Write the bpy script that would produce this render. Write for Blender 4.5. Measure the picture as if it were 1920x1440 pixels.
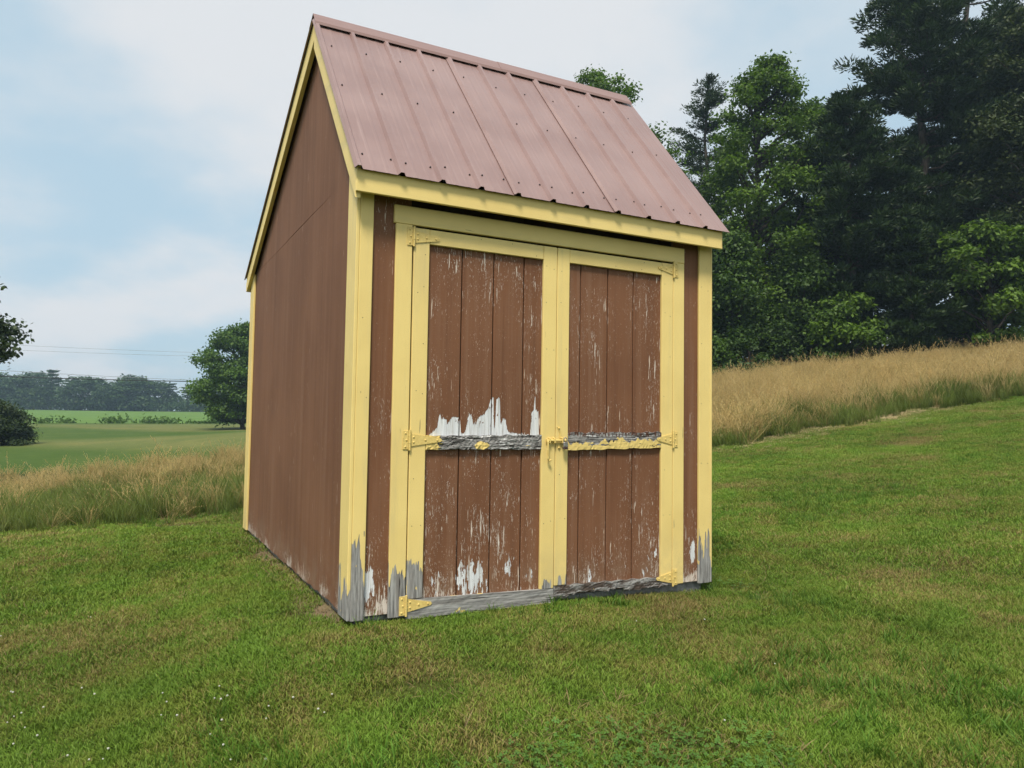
import bpy, bmesh, math, random
import numpy as np
from mathutils import Vector, Matrix

random.seed(7)
rng = np.random.default_rng(11)
R = math.radians
for o in list(bpy.data.objects):
    bpy.data.objects.remove(o)
scn = bpy.context.scene
col = scn.collection

# ------------------------------------------------------------------ camera
CAM = np.array([-1.055, -3.8022, 1.0133])
YAW, PITCH, ROLL, FPX = 0.4812, 0.0523, 0.0151, 1401.9
fwd = np.array([math.sin(YAW)*math.cos(PITCH), math.cos(YAW)*math.cos(PITCH), math.sin(PITCH)])
rgt = np.array([math.cos(YAW), -math.sin(YAW), 0.0])
upv = np.cross(rgt, fwd)
r2 = math.cos(ROLL)*rgt + math.sin(ROLL)*upv
u2 = -math.sin(ROLL)*rgt + math.cos(ROLL)*upv
cam = bpy.data.cameras.new('camera')
cam.sensor_width = 36.0
cam.lens = FPX/1920*36
cam.clip_start = 0.05
cam.clip_end = 5000
camo = bpy.data.objects.new('camera', cam)
col.objects.link(camo)
m = Matrix.Identity(4)
for i in range(3):
    m[i][0] = r2[i]; m[i][1] = u2[i]; m[i][2] = -fwd[i]; m[i][3] = CAM[i]
camo.matrix_world = m
scn.camera = camo

# ------------------------------------------------------------------ world, sun, exposure
SUN_EL = R(60)
SUN_AZ = math.atan2(-0.76, -0.65)          # direction towards the sun (x, y)
sdir = Vector((math.cos(SUN_AZ)*math.cos(SUN_EL), math.sin(SUN_AZ)*math.cos(SUN_EL), math.sin(SUN_EL)))
sun = bpy.data.lights.new('sun', 'SUN')
sun.energy = 4.9
sun.angle = R(13)
sun.color = (1.0, 0.94, 0.84)
suno = bpy.data.objects.new('sun', sun)
col.objects.link(suno)
suno.rotation_euler = (-sdir).to_track_quat('-Z', 'Y').to_euler()
suno.location = (-6, -8, 14)

wd = bpy.data.worlds.new('World')
scn.world = wd
wd.use_nodes = True
wn, wl = wd.node_tree.nodes, wd.node_tree.links
wn.clear()
sky = wn.new('ShaderNodeTexSky')
sky.sky_type = 'NISHITA'
sky.sun_disc = False
sky.sun_elevation = SUN_EL
sky.sun_rotation = math.atan2(sdir.x, sdir.y)
sky.air_density = 1.0
sky.dust_density = 2.6
sky.ozone_density = 1.3
tc = wn.new('ShaderNodeTexCoord')
sep = wn.new('ShaderNodeSeparateXYZ'); wl.new(tc.outputs['Generated'], sep.inputs[0])
def wmath(op, a, b=None, clamp=False):
    n = wn.new('ShaderNodeMath'); n.operation = op; n.use_clamp = clamp
    for i, v in enumerate((a, b)):
        if v is None: continue
        if hasattr(v, 'links'): wl.new(v, n.inputs[i])
        else: n.inputs[i].default_value = v
    return n.outputs[0]
zc = wmath('ADD', wmath('MAXIMUM', sep.outputs[2], 0.0), 0.30)
cmb = wn.new('ShaderNodeCombineXYZ')
wl.new(wmath('DIVIDE', sep.outputs[0], zc), cmb.inputs[0])
wl.new(wmath('DIVIDE', sep.outputs[1], zc), cmb.inputs[1])
nz = wn.new('ShaderNodeTexNoise'); nz.inputs['Scale'].default_value = 2.1
nz.inputs['Detail'].default_value = 5; nz.inputs['Roughness'].default_value = 0.5
mpw = wn.new('ShaderNodeMapping'); mpw.inputs['Location'].default_value = (1.3, 6.6, 3.0)
wl.new(cmb.outputs[0], mpw.inputs[0]); wl.new(mpw.outputs[0], nz.inputs['Vector'])
rp = wn.new('ShaderNodeMapRange'); rp.interpolation_type = 'SMOOTHSTEP'
rp.inputs['From Min'].default_value = 0.32; rp.inputs['From Max'].default_value = 0.66
rp.inputs['To Min'].default_value = 0.0; rp.inputs['To Max'].default_value = 0.95
wl.new(nz.outputs['Fac'], rp.inputs['Value'])
mx = wn.new('ShaderNodeMix'); mx.data_type = 'RGBA'
wl.new(rp.outputs[0], mx.inputs['Factor'])
mx.inputs['B'].default_value = (7.8, 8.0, 8.25, 1)
hz_ = wn.new('ShaderNodeMix'); hz_.data_type = 'RGBA'; hz_.inputs['Factor'].default_value = 0.78
wl.new(sky.outputs[0], hz_.inputs['A']); hz_.inputs['B'].default_value = (5.7, 7.65, 8.9, 1)
wl.new(hz_.outputs['Result'], mx.inputs['A'])
bg = wn.new('ShaderNodeBackground'); bg.inputs['Strength'].default_value = 0.1
wl.new(mx.outputs['Result'], bg.inputs['Color'])
wo = wn.new('ShaderNodeOutputWorld'); wl.new(bg.outputs[0], wo.inputs[0])

scn.view_settings.view_transform = 'Standard'
scn.view_settings.look = 'None'
scn.view_settings.exposure = 0.0
scn.view_settings.gamma = 1.0
scn.view_settings.use_curve_mapping = False
scn.cycles.use_denoising = True
scn.cycles.max_bounces = 4
scn.cycles.diffuse_bounces = 2
scn.cycles.adaptive_threshold = 0.025
scn.cycles.volume_bounces = 0
scn.cycles.transparent_max_bounces = 8
scn.cycles.caustics_reflective = False
scn.cycles.caustics_refractive = False

# ------------------------------------------------------------------ helpers
fh = np.array([math.sin(YAW), math.cos(YAW)])
rh = np.array([math.cos(YAW), -math.sin(YAW)])
def to_ld(x, y):
    dx, dy = x-CAM[0], y-CAM[1]
    return dx*rh[0]+dy*rh[1], dx*fh[0]+dy*fh[1]
def from_ld(l, d):
    return CAM[0]+l*rh[0]+d*fh[0], CAM[1]+l*rh[1]+d*fh[1]
def tag(o, label=None, cat=None, group=None, kind=None):
    if label: o['label'] = label
    if cat: o['category'] = cat
    if group: o['group'] = group
    if kind: o['kind'] = kind
    return o
def empty(name, loc=(0, 0, 0), rz=0):
    o = bpy.data.objects.new(name, None); col.objects.link(o)
    o.location = loc; o.rotation_euler = (0, 0, rz); o.empty_display_size = 0.2
    return o
def link(name, me, mat=None, parent=None):
    o = bpy.data.objects.new(name, me); col.objects.link(o)
    if mat and not me.materials: me.materials.append(mat)
    if parent: o.parent = parent
    return o
def fast_mesh(name, verts, faces, attrs=None, smooth=False):
    """verts (N,3); faces (M,k) all of one size k or list of such arrays; attrs {name: (N,) floats}"""
    if not isinstance(faces, (list, tuple)): faces = [faces]
    me = bpy.data.meshes.new(name)
    verts = np.asarray(verts, np.float32)
    me.vertices.add(len(verts)); me.vertices.foreach_set('co', verts.ravel())
    nl = sum(f.size for f in faces); nf = sum(len(f) for f in faces)
    me.loops.add(nl); me.loops.foreach_set('vertex_index', np.concatenate([f.ravel() for f in faces]).astype(np.int32))
    tot = np.concatenate([np.full(len(f), f.shape[1]) for f in faces])
    me.polygons.add(nf)
    me.polygons.foreach_set('loop_start', (np.cumsum(tot)-tot).astype(np.int32))
    if smooth: me.polygons.foreach_set('use_smooth', np.ones(nf, bool))
    me.update(calc_edges=True)
    for k, v in (attrs or {}).items():
        v = np.asarray(v, np.float32)
        if v.ndim == 1:
            a = me.attributes.new(k, 'FLOAT', 'POINT'); a.data.foreach_set('value', v)
        else:
            a = me.attributes.new(k, 'FLOAT_COLOR', 'POINT')
            a.data.foreach_set('color', np.concatenate([v, np.ones((len(v), 1), np.float32)], 1).ravel())
    return me

class NT:
    """small node-tree builder"""
    def __init__(s, tree):
        s.t = tree; s.n = tree.nodes; s.l = tree.links
    def node(s, typ, ins=None, **props):
        n = s.n.new(typ)
        for k, v in props.items(): setattr(n, k, v)
        for k, v in (ins or {}).items(): s.put(n.inputs[k], v)
        return n
    def put(s, sock, v):
        if isinstance(v, bpy.types.NodeSocket): s.l.new(v, sock)
        else: sock.default_value = v
    def math(s, op, a, b=0.0, c=0.0, clamp=False):
        n = s.n.new('ShaderNodeMath'); n.operation = op; n.use_clamp = clamp
        for i, v in enumerate((a, b, c)): s.put(n.inputs[i], v)
        return n.outputs[0]
    def step(s, v, a, b, lo=0.0, hi=1.0):
        n = s.node('ShaderNodeMapRange', interpolation_type='SMOOTHSTEP')
        s.put(n.inputs['Value'], v); s.put(n.inputs['From Min'], a); s.put(n.inputs['From Max'], b)
        s.put(n.inputs['To Min'], lo); s.put(n.inputs['To Max'], hi)
        return n.outputs[0]
    def mix(s, f, a, b, blend='MIX'):
        n = s.node('ShaderNodeMix', data_type='RGBA', blend_type=blend)
        s.put(n.inputs['Factor'], f); 
        for k, v in (('A', a), ('B', b)):
            if not isinstance(v, bpy.types.NodeSocket): v = (*v, 1) if len(v) == 3 else v
            s.put(n.inputs[k], v)
        return n.outputs['Result']
    def noise(s, vec, scale, detail=3, rough=0.55, loc=None, vscale=None):
        if vscale or loc:
            mp = s.node('ShaderNodeMapping')
            s.put(mp.inputs['Vector'], vec)
            if vscale: mp.inputs['Scale'].default_value = vscale
            if loc: mp.inputs['Location'].default_value = loc
            vec = mp.outputs[0]
        n = s.node('ShaderNodeTexNoise', {'Vector': vec, 'Scale': scale, 'Detail': detail, 'Roughness': rough})
        return n.outputs['Fac']
    def pos(s):
        g = s.node('ShaderNodeNewGeometry').outputs['Position']
        sp = s.node('ShaderNodeSeparateXYZ', {0: g})
        return g, sp.outputs[0], sp.outputs[1], sp.outputs[2]
    def attr(s, name, typ='GEOMETRY'):
        return s.node('ShaderNodeAttribute', attribute_name=name, attribute_type=typ)
    def bump(s, h, strength=0.3, dist=0.002):
        return s.node('ShaderNodeBump', {'Height': h, 'Strength': strength, 'Distance': dist}).outputs[0]
def material(name):
    ma = bpy.data.materials.new(name); ma.use_nodes = True
    nt = NT(ma.node_tree); nt.n.clear()
    out = nt.node('ShaderNodeOutputMaterial')
    return ma, nt, out
def principled(nt, out, color, rough=0.6, normal=None, metal=0.0, spec=0.5, **kw):
    p = nt.node('ShaderNodeBsdfPrincipled')
    nt.put(p.inputs['Base Color'], color if isinstance(color, bpy.types.NodeSocket) else (*color, 1))
    nt.put(p.inputs['Roughness'], rough); nt.put(p.inputs['Metallic'], metal)
    nt.put(p.inputs['Specular IOR Level'], spec)
    if normal is not None: nt.put(p.inputs['Normal'], normal)
    for k, v in kw.items(): nt.put(p.inputs[k], v)
    nt.l.new(p.outputs[0], out.inputs['Surface'])
    return p

# ------------------------------------------------------------------ terrain
CTRL = np.array([
 (-.825,3.86,-.05),(1.34,4.99,-.06),(-2.5,7.08,-.05),(-.35,8.2,.03),(.5,5.8,-.03),(-1.4,5.6,-.05),
 (0,0,-.42),(0,2.7,-.2),(-2.2,3.1,-.3),(1.5,2.3,-.14),(3,3,0.0),
 (4,6,.17),(5,16,.84),(10.7,16,1.62),(2.6,8,.14),(3.5,11,.38),(2.2,5.6,.0),
 (-4.2,6.9,-.13),(-10,15,-.8),(-12.3,18,-.95),(-4,14,-.3),(-7.5,20,-.25),(-6,25,-.45),(-14,25,-1.0),(-21.7,40,-.36),(-14.8,40,0.1),
 (-38,70,.1),(-54,100,.44),(-30,100,.8),(-81,150,1.4),(-55,150,1.6),(-119,220,2.9),(-80,220,3.1),(-150,220,2.9),(-60,60,-.3),
 (10,37,3.4),(26,38,5.2),(17.7,37,4.3),(7,24,1.75),(16,24,2.75),(0,36,2.0),(-8,60,1.2),(0,100,2.5),
 (15,60,6),(40,60,8.5),(60,120,11),(0,200,4),(0,-10,-1.1),(-10,-5,-1.2),(10,-5,.2),(20,0,1.3),(-25,0,-1.4),(20,10,2.0),
 (-250,380,4),(0,380,6),(250,380,14),(300,0,9),(-300,0,-1),(0,-300,-3),(-250,-250,-3),(250,-250,2),
 (-30,15,-1.3),(-50,30,-1.0),(40,30,6.2),(60,10,6)], float)
def sstep(v, a, b):
    t = np.clip((v-a)/(b-a), 0, 1); return t*t*(3-2*t)
def tps(r2_): return 0.5*r2_*np.log(r2_+1e-9)
_A = CTRL[:, :2]; _n = len(_A)
_K = tps(((_A[:, None]-_A[None])**2).sum(-1)) + np.eye(_n)*0.02
_P = np.c_[np.ones(_n), _A]
_S = np.block([[_K, _P], [_P.T, np.zeros((3, 3))]])
_w = np.linalg.solve(_S, np.r_[CTRL[:, 2], 0, 0, 0])
def ground(x, y):
    x = np.asarray(x, float); y = np.asarray(y, float)
    sh = x.shape; l, d = to_ld(x.ravel(), y.ravel())
    q = np.c_[l, d]
    z = tps(((q[:, None]-_A[None])**2).sum(-1))@_w[:_n] + np.c_[np.ones(len(q)), q]@_w[_n:]
    z = np.clip(z, -8, 22)
    rr = np.hypot(l, d)
    bump = (np.sin(l*1.9+d*.7)*np.sin(d*2.3-l*.5)*.010 + np.sin(l*4.1+1)*np.sin(d*3.7+2)*.006)
    sx = np.clip((np.hypot(np.maximum(abs(x.ravel()-1.22)-1.3, 0), np.maximum(abs(y.ravel()-1.8)-1.9, 0))-.1)/.6, 0, 1)
    flat = -.045-.03*sstep(x.ravel(), 1.3, 2.2)*(1-sstep(y.ravel(), .3, 1.0))
    z = z+bump*np.clip(3-rr/30, 0, 1)
    z = flat*(1-sx)+z*sx
    return z.reshape(sh)
def gz(x, y): return float(ground(np.array([x]), np.array([y]))[0])

DPs = 3.6
def polar(r0, r1, ratio, a0, a1, da):
    n = int(math.ceil(math.log(r1/r0)/math.log(ratio)))+1
    rr = r0*(r1/r0)**(np.arange(n)/(n-1))
    return rr, np.arange(int(round((a1-a0)/da))+1)*da+a0
def polar_mesh(rr, aa, close=False):
    """angles measured from the view direction, clockwise"""
    Rr, Aa = np.meshgrid(rr, np.radians(aa), indexing='ij')
    l, d = Rr*np.sin(Aa), Rr*np.cos(Aa)
    x, y = from_ld(l, d)
    v = np.stack([x, y, ground(x, y)], -1).reshape(-1, 3)
    n, k = Rr.shape
    i = np.arange(n-1)[:, None]; j = np.arange(k if close else k-1)[None]
    j2 = (j+1) % k
    f = np.stack([i*k+j, (i+1)*k+j, (i+1)*k+j2, i*k+j2], -1).reshape(-1, 4)
    return v, f[:, ::-1], l.ravel(), d.ravel()

def edge_d(l):
    """depth at which the mown lawn ends and the tall meadow begins, as a function of lateral offset"""
    e = np.interp(l, [-30, -12, -8, -5, -4, -3, -2, 0, 2.5, 4, 5.2, 7, 9, 11, 14, 20, 40],
                  [5.2, 6.0, 6.4, 6.8, 7.1, 7.9, 9.4, 11.5, 13.2, 14.2, 15.0, 15.4, 16.2, 16.6, 17, 17, 17])
    return e+.18*np.sin(l*2.3)+.1*np.sin(l*5.1+1)+.35*sstep(-l, 1, 4)*(np.sin(l*1.3+.5)+.5*np.sin(l*3.4))
def far_edge_d(l):
    return np.interp(l, [-60, -20, -10, -4, 2, 8, 12, 26, 60], [15, 17, 18.5, 21, 29, 32.5, 34, 35, 37])

ang = np.concatenate([np.arange(-50, 50.01, .3), np.arange(53, 308, 4.)])
rr = np.concatenate([[0.02, .3, .6], polar(.9, 620, 1.04, 0, 1, 1)[0]])
V, F, L, D = polar_mesh(rr, ang, close=True)
tint = np.empty((len(V), 3))
lawn_c = np.array([.066, .082, .018]); mead_c = np.array([.10, .09, .03])
strip1 = np.array([.070, .118, .022]); strip2 = np.array([.145, .165, .050]); crop = np.array([.12, .215, .045]); wood_c = np.array([.05, .045, .025])
tint[:] = lawn_c
E_ = edge_d(L); FE = far_edge_d(L)
w = sstep(D, E_-.2, E_+.3)[:, None]; tint = tint*(1-w)+mead_c*w
left = sstep(-L, 0, 6)*sstep(D, FE-.5, FE+.5)
dl_ = np.where((V[:, 1] > -.1) & (V[:, 1] < DPs), np.abs(V[:, 0]+.03), 9.0)
w = (.85*np.exp(-(dl_/.12)**2))[:, None]; tint = tint*(1-w)+np.array([.23, .17, .11])*w
w = left[:, None]; tint = tint*(1-w)+strip1*w
ss = .5+.35*np.sin(np.log(np.maximum(D+.22*L, 3))*11)+.25*np.sin(L*.13+D*.07)
w = (left*sstep(ss, .35, .85)*sstep(D, 17, 24))[:, None]; tint = tint*(1-w)+strip2*w
fe2 = 92+.1*L
w = (left*sstep(D, fe2-2, fe2+2))[:, None]; tint = tint*(1-w)+crop*w
right = sstep(D, FE-1, FE+1)*sstep(L, -2, 3)
w = right[:, None]; tint = tint*(1-w)+wood_c*w
w = (sstep(D, 205, 215)*sstep(-L, -60, -20))[:, None]; tint = tint*(1-w)+wood_c*w

ma, nt, out = material('ground_soil_and_turf')
g, px, py, pz = nt.pos()
t = nt.attr('tint').outputs['Color']
n1 = nt.noise(g, 1.1, 4); n2 = nt.noise(g, 14, 4); n3 = nt.noise(g, 90, 3)
c = nt.mix(nt.math('MULTIPLY', nt.step(n1, .50, .68), .7), t, (.105, .085, .036), 'MIX')
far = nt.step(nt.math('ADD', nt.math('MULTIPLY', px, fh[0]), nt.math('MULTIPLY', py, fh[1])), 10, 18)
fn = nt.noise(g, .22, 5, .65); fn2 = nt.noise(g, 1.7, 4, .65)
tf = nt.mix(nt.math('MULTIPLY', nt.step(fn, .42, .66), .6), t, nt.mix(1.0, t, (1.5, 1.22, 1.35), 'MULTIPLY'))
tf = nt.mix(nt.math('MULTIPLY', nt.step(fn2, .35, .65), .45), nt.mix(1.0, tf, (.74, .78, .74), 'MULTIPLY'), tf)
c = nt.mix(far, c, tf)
c = nt.mix(nt.step(n2, .3, .75), nt.mix(1.0, c, (.72, .72, .72), 'MULTIPLY'), c)
c = nt.mix(nt.math('MULTIPLY', nt.step(n3, .35, .7), .5), c, nt.mix(1.0, c, (1.35, 1.3, 1.2), 'MULTIPLY'))
principled(nt, out, c, .95, nt.bump(n2, .6, .03), spec=.1)
M_GROUND = ma
me = fast_mesh('ground', V, F, {'tint': tint}, smooth=True)
go = link('ground', me, M_GROUND); tag(go, kind='structure')

# ------------------------------------------------------------------ shed materials
M = {}
def gray_wood(nt, g, axis, seed=0.0):
    s = {'Z': (1, 1, .06), 'X': (.05, 1, 1), 'Y': (1, .05, 1)}[axis]
    a = nt.noise(g, 95, 5, .65, loc=(seed, seed, seed), vscale=s)
    b = nt.noise(g, 22, 3, .6, loc=(seed+3, 0, 0), vscale=s)
    c = nt.mix(nt.step(a, .3, .72), (.10, .095, .09), (.44, .43, .405))
    c = nt.mix(nt.math('MULTIPLY', nt.step(b, .45, .75), .55), c, (.25, .225, .20))
    crack = nt.step(nt.noise(g, 60, 2, .5, loc=(seed, 5, 1), vscale=s), .63, .69)
    c = nt.mix(crack, c, (.035, .03, .026))
    return c, nt.math('SUBTRACT', a, nt.math('MULTIPLY', crack, .8))
def trim_material(name, axis):
    ma, nt, out = material(name)
    g, x, y, z = nt.pos()
    s = {'Z': (1, 1, .08), 'X': (.08, 1, 1), 'Y': (1, .08, 1)}[axis]
    grain = nt.noise(g, 120, 3, .6, vscale=s)
    big = nt.noise(g, 3.0, 3, .5)
    yel = nt.mix(nt.step(big, .35, .7), (.84, .640, .235), (.78, .585, .21))
    yel = nt.mix(nt.math('MULTIPLY', nt.step(grain, .55, .75), .25), yel, (.66, .51, .19))
    # dirt specks and hairline cracks in the paint
    hair = nt.step(nt.noise(g, 46, 3, .6, loc=(2, 1, 4), vscale=s), .70, .735)
    yel = nt.mix(nt.math('MULTIPLY', hair, nt.step(nt.noise(g, 2.2, 2), .42, .58)), yel, (.22, .17, .09))
    spk = nt.step(nt.noise(g, 75, 2), .74, .78)
    yel = nt.mix(nt.math('MULTIPLY', spk, .5), yel, (.25, .2, .11))
    grime = nt.math('MULTIPLY', nt.step(nt.noise(g, 9, 5, .68, loc=(8, 3, 5), vscale=s), .50, .74), .45)
    yel = nt.mix(grime, yel, (.52, .43, .22))
    foot_d = nt.math('MULTIPLY', nt.step(z, .42, .0), nt.step(nt.noise(g, 7, 4, .6), .35, .65))
    yel = nt.mix(nt.math('MULTIPLY', foot_d, .4), yel, (.42, .34, .19))
    wood, wh = gray_wood(nt, g, axis, 1.3)
    rot = nt.attr('rot', 'OBJECT').outputs['Fac']
    vs = (1, 1, .11)
    jag = nt.noise(g, 20, 3, .6, loc=(7, 2, 0), vscale=vs)
    lim = nt.math('MULTIPLY', rot, nt.step(jag, .3, .68, .25, 1.45))
    edge = nt.math('SUBTRACT', lim, z)
    mask = nt.step(edge, -.003, .004)
    mask = nt.math('MULTIPLY', mask, nt.step(rot, 0.0, .01))
    left_over = nt.step(nt.noise(g, 26, 2, loc=(4, 4, 4), vscale=(1, 1, .5)), .67, .69)
    mask = nt.math('MULTIPLY', mask, nt.math('SUBTRACT', 1.0, left_over))
    c = nt.mix(mask, yel, wood)
    h = nt.math('ADD', nt.math('MULTIPLY', grain, .25), nt.math('MULTIPLY', nt.math('SUBTRACT', 1.0, mask), .9))
    h = nt.math('ADD', h, nt.math('MULTIPLY', mask, nt.math('MULTIPLY', wh, .8)))
    principled(nt, out, c, nt.math('ADD', .52, nt.math('MULTIPLY', mask, .35)), nt.bump(h, .45, .0022), spec=.35)
    return ma
M['trim_z'] = trim_material('yellow_paint_upright', 'Z')
M['trim_x'] = trim_material('yellow_paint_level', 'X')
M['trim_y'] = trim_material('yellow_paint_rake', 'Y')

def siding_material(name, door):
    ma, nt, out = material(name)
    g, x, y, z = nt.pos()
    peel = nt.attr('peel', 'OBJECT').outputs['Fac']
    fine = nt.noise(g, 170, 4, .66, vscale=(1, 1, .10))
    fine3 = nt.noise(g, 260, 2, .6, loc=(1, 1, 7), vscale=(1, 1, .22))
    fine2 = nt.noise(g, 78, 3, .6, loc=(9, 3, 1), vscale=(1, 1, .06))
    big = nt.noise(g, 3.3, 3, .6, loc=(1, 5, 2), vscale=(1, 1, .6))
    grain = nt.noise(g, 70, 4, .6, vscale=(1, 1, .03))
    weave = nt.noise(g, 170, 2, .5, vscale=(.12, .12, 1))
    tone = nt.noise(g, 1.6, 3, .5)
    brown = nt.mix(nt.step(tone, .3, .7), (.162, .068, .031), (.200, .088, .042))
    brown = nt.mix(nt.math('MULTIPLY', nt.step(grain, .5, .72), .35), brown, (.225, .122, .072))
    streak = nt.noise(g, 26, 4, .62, loc=(4, 1, 0), vscale=(1, 1, .025))
    brown = nt.mix(nt.math('MULTIPLY', nt.step(streak, .48, .70), .55), brown, (.225, .118, .068))
    brown = nt.mix(nt.math('MULTIPLY', nt.step(streak, .48, .30), .45), brown, (.118, .052, .026))
    splash = nt.math('MULTIPLY', nt.step(z, .30, .0), nt.step(nt.noise(g, 6, 4, .6), .35, .7))
    brown = nt.mix(nt.math('MULTIPLY', splash, .5), brown, (.25, .18, .12))
    brown = nt.mix(nt.math('MULTIPLY', nt.step(weave, .55, .75), .18), brown, (.12, .05, .03))
    low = nt.step(z, .62, .03); 
    mid = nt.math('MULTIPLY', nt.step(z, 1.75, .98), nt.step(z, .80, .93))
    wear = nt.math('ADD', nt.math('MULTIPLY', low, .055), nt.math('MULTIPLY', mid, .03))
    wear = nt.math('ADD', wear, nt.math('MULTIPLY', nt.step(big, .36, .62), .085))
    wear = nt.math('MULTIPLY', wear, peel)
    if not door: wear = nt.math('ADD', wear, nt.math('MULTIPLY', nt.math('MULTIPLY', nt.step(z, .16, .0), nt.step(nt.noise(g, 3.5, 3, .6, loc=(6, 1, 3)), .42, .58)), .16))
    thr = nt.math('SUBTRACT', .700, wear)
    thr = nt.math('ADD', thr, nt.math('MULTIPLY', nt.math('SUBTRACT', 1.0, peel), .03))
    f1 = nt.step(nt.math('SUBTRACT', fine, thr), 0, .03)
    f2 = nt.step(nt.math('SUBTRACT', fine2, nt.math('ADD', thr, .02)), 0, .02)
    f3 = nt.step(nt.math('SUBTRACT', fine3, nt.math('ADD', thr, .02)), 0, .03)
    fl = nt.math('MAXIMUM', nt.math('MAXIMUM', f1, f2), nt.math('MULTIPLY', f3, .8))
    c = nt.mix(fl, brown, nt.mix(nt.step(big, .4, .6), (.55, .42, .32), (.66, .58, .50)))
    hh = nt.math('MULTIPLY', fl, -1.0)
    # larger bare patches low down, where rain splashes back
    pn = nt.noise(g, 42, 4, .66, loc=(3, 0, 8), vscale=(1, 1, .22))
    pthr = nt.math('SUBTRACT', .80, nt.math('MULTIPLY', nt.math('MULTIPLY', nt.step(z, .50, .06), peel), .165))
    def blob(cx, cz, rx, rz):
        a_ = nt.math('POWER', nt.math('DIVIDE', nt.math('SUBTRACT', x, cx), rx), 2.0)
        b_ = nt.math('POWER', nt.math('DIVIDE', nt.math('SUBTRACT', z, cz), rz), 2.0)
        return nt.math('SUBTRACT', 1.0, nt.math('ADD', a_, b_), clamp=True)
    if door:
        for cx, cz, rx, rz, am in ((.70, .14, .12, .18, .30), (.72, .30, .10, .16, .14), (.935, .22, .05, .10, .24), (1.06, .14, .06, .06, .2), (.52, .16, .08, .12, .12), (1.48, .13, .06, .10, .22),
                                   (1.62, .20, .05, .10, .12), (1.93, .16, .10, .14, .17), (1.98, .25, .04, .10, .18), (.80, .42, .12, .12, .10)):
            pthr = nt.math('SUBTRACT', pthr, nt.math('MULTIPLY', blob(cx, cz, rx, rz), am*.60))
    else:
        for cx, cz, rx, rz, am in ((.115, .17, .05, .12, .3), (2.285, .20, .035, .10, .35)):
            pthr = nt.math('SUBTRACT', pthr, nt.math('MULTIPLY', blob(cx, cz, rx, rz), am))
    pm = nt.step(nt.math('SUBTRACT', pn, pthr), 0, .008)
    if door:
        # the jagged bare area above the left door's middle rail
        tt = nt.math('DIVIDE', nt.math('SUBTRACT', x, .411), .719, clamp=True)
        fc = nt.node('ShaderNodeFloatCurve', {'Factor': 1.0, 'Value': tt})
        pts = [(0, 0), (.03, .005), (.07, .06), (.10, .10), (.12, .26), (.135, .19), (.17, .20), (.185, .13), (.215, .20), (.235, .22),
               (.29, .215), (.297, .03), (.31, .03), (.335, .06), (.36, .25), (.385, .24), (.40, .15), (.42, .14), (.45, .22), (.49, .255), (.52, .30), (.55, .42),
               (.575, .44), (.583, .10), (.592, .10), (.60, .44), (.632, .44), (.636, .2), (.645, .14), (.665, .21), (.685, .20), (.70, .08), (.72, .05), (.77, .04), (.85, .035),
               (.913, .02), (.917, .27), (.94, .31), (.952, .50), (.957, .32), (.985, .29), (.99, .04), (1, 0)]
        cv = fc.mapping.curves[0]
        while len(cv.points) < len(pts): cv.points.new(.5, .5)
        for p, (a, b) in zip(cv.points, pts):
            p.location = (a, b); p.handle_type = 'VECTOR'
        fc.mapping.update()
        jag = nt.math('MULTIPLY', nt.math('SUBTRACT', nt.noise(g, 140, 2, .6, vscale=(1, 1, .25)), .5), .05)
        top = nt.math('ADD', nt.math('MULTIPLY', fc.outputs[0], .5), nt.math('ADD', jag, .936))
        pk = nt.math('MULTIPLY', nt.step(nt.math('SUBTRACT', top, z), 0, .003), nt.step(z, .90, .91))
        pk = nt.math('MULTIPLY', pk, nt.math('LESS_THAN', x, 1.14))
        isl = nt.math('MULTIPLY', nt.step(nt.noise(g, 60, 2, .5, vscale=(1, 1, .4)), .66, .68), nt.step(z, .98, 1.02))
        pk = nt.math('MULTIPLY', pk, nt.math('SUBTRACT', 1.0, isl))
        pm = nt.math('MAXIMUM', pm, pk)
    white = nt.mix(nt.step(grain, .35, .7), (.62, .63, .64), (.80, .81, .81))
    white = nt.mix(nt.math('MULTIPLY', nt.step(fine2, .52, .66), .6), white, (.42, .39, .36))
    white = nt.mix(nt.math('MULTIPLY', nt.step(nt.noise(g, 34, 4, .65, loc=(2, 2, 2), vscale=(1, 1, .05)), .52, .66), .55), white, (.40, .37, .34))
    c = nt.mix(pm, c, white)
    h = nt.math('ADD', nt.math('MULTIPLY', grain, .45), nt.math('MULTIPLY', hh, .5))
    h = nt.math('SUBTRACT', h, nt.math('MULTIPLY', pm, 1.0))
    h = nt.math('ADD', h, nt.math('MULTIPLY', weave, .18))
    principled(nt, out, c, .72, nt.bump(h, .7, .003), spec=.3)
    return ma
M['siding'] = siding_material('brown_painted_siding', False)
M['door_siding'] = siding_material('brown_painted_door_boards', True)

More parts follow.
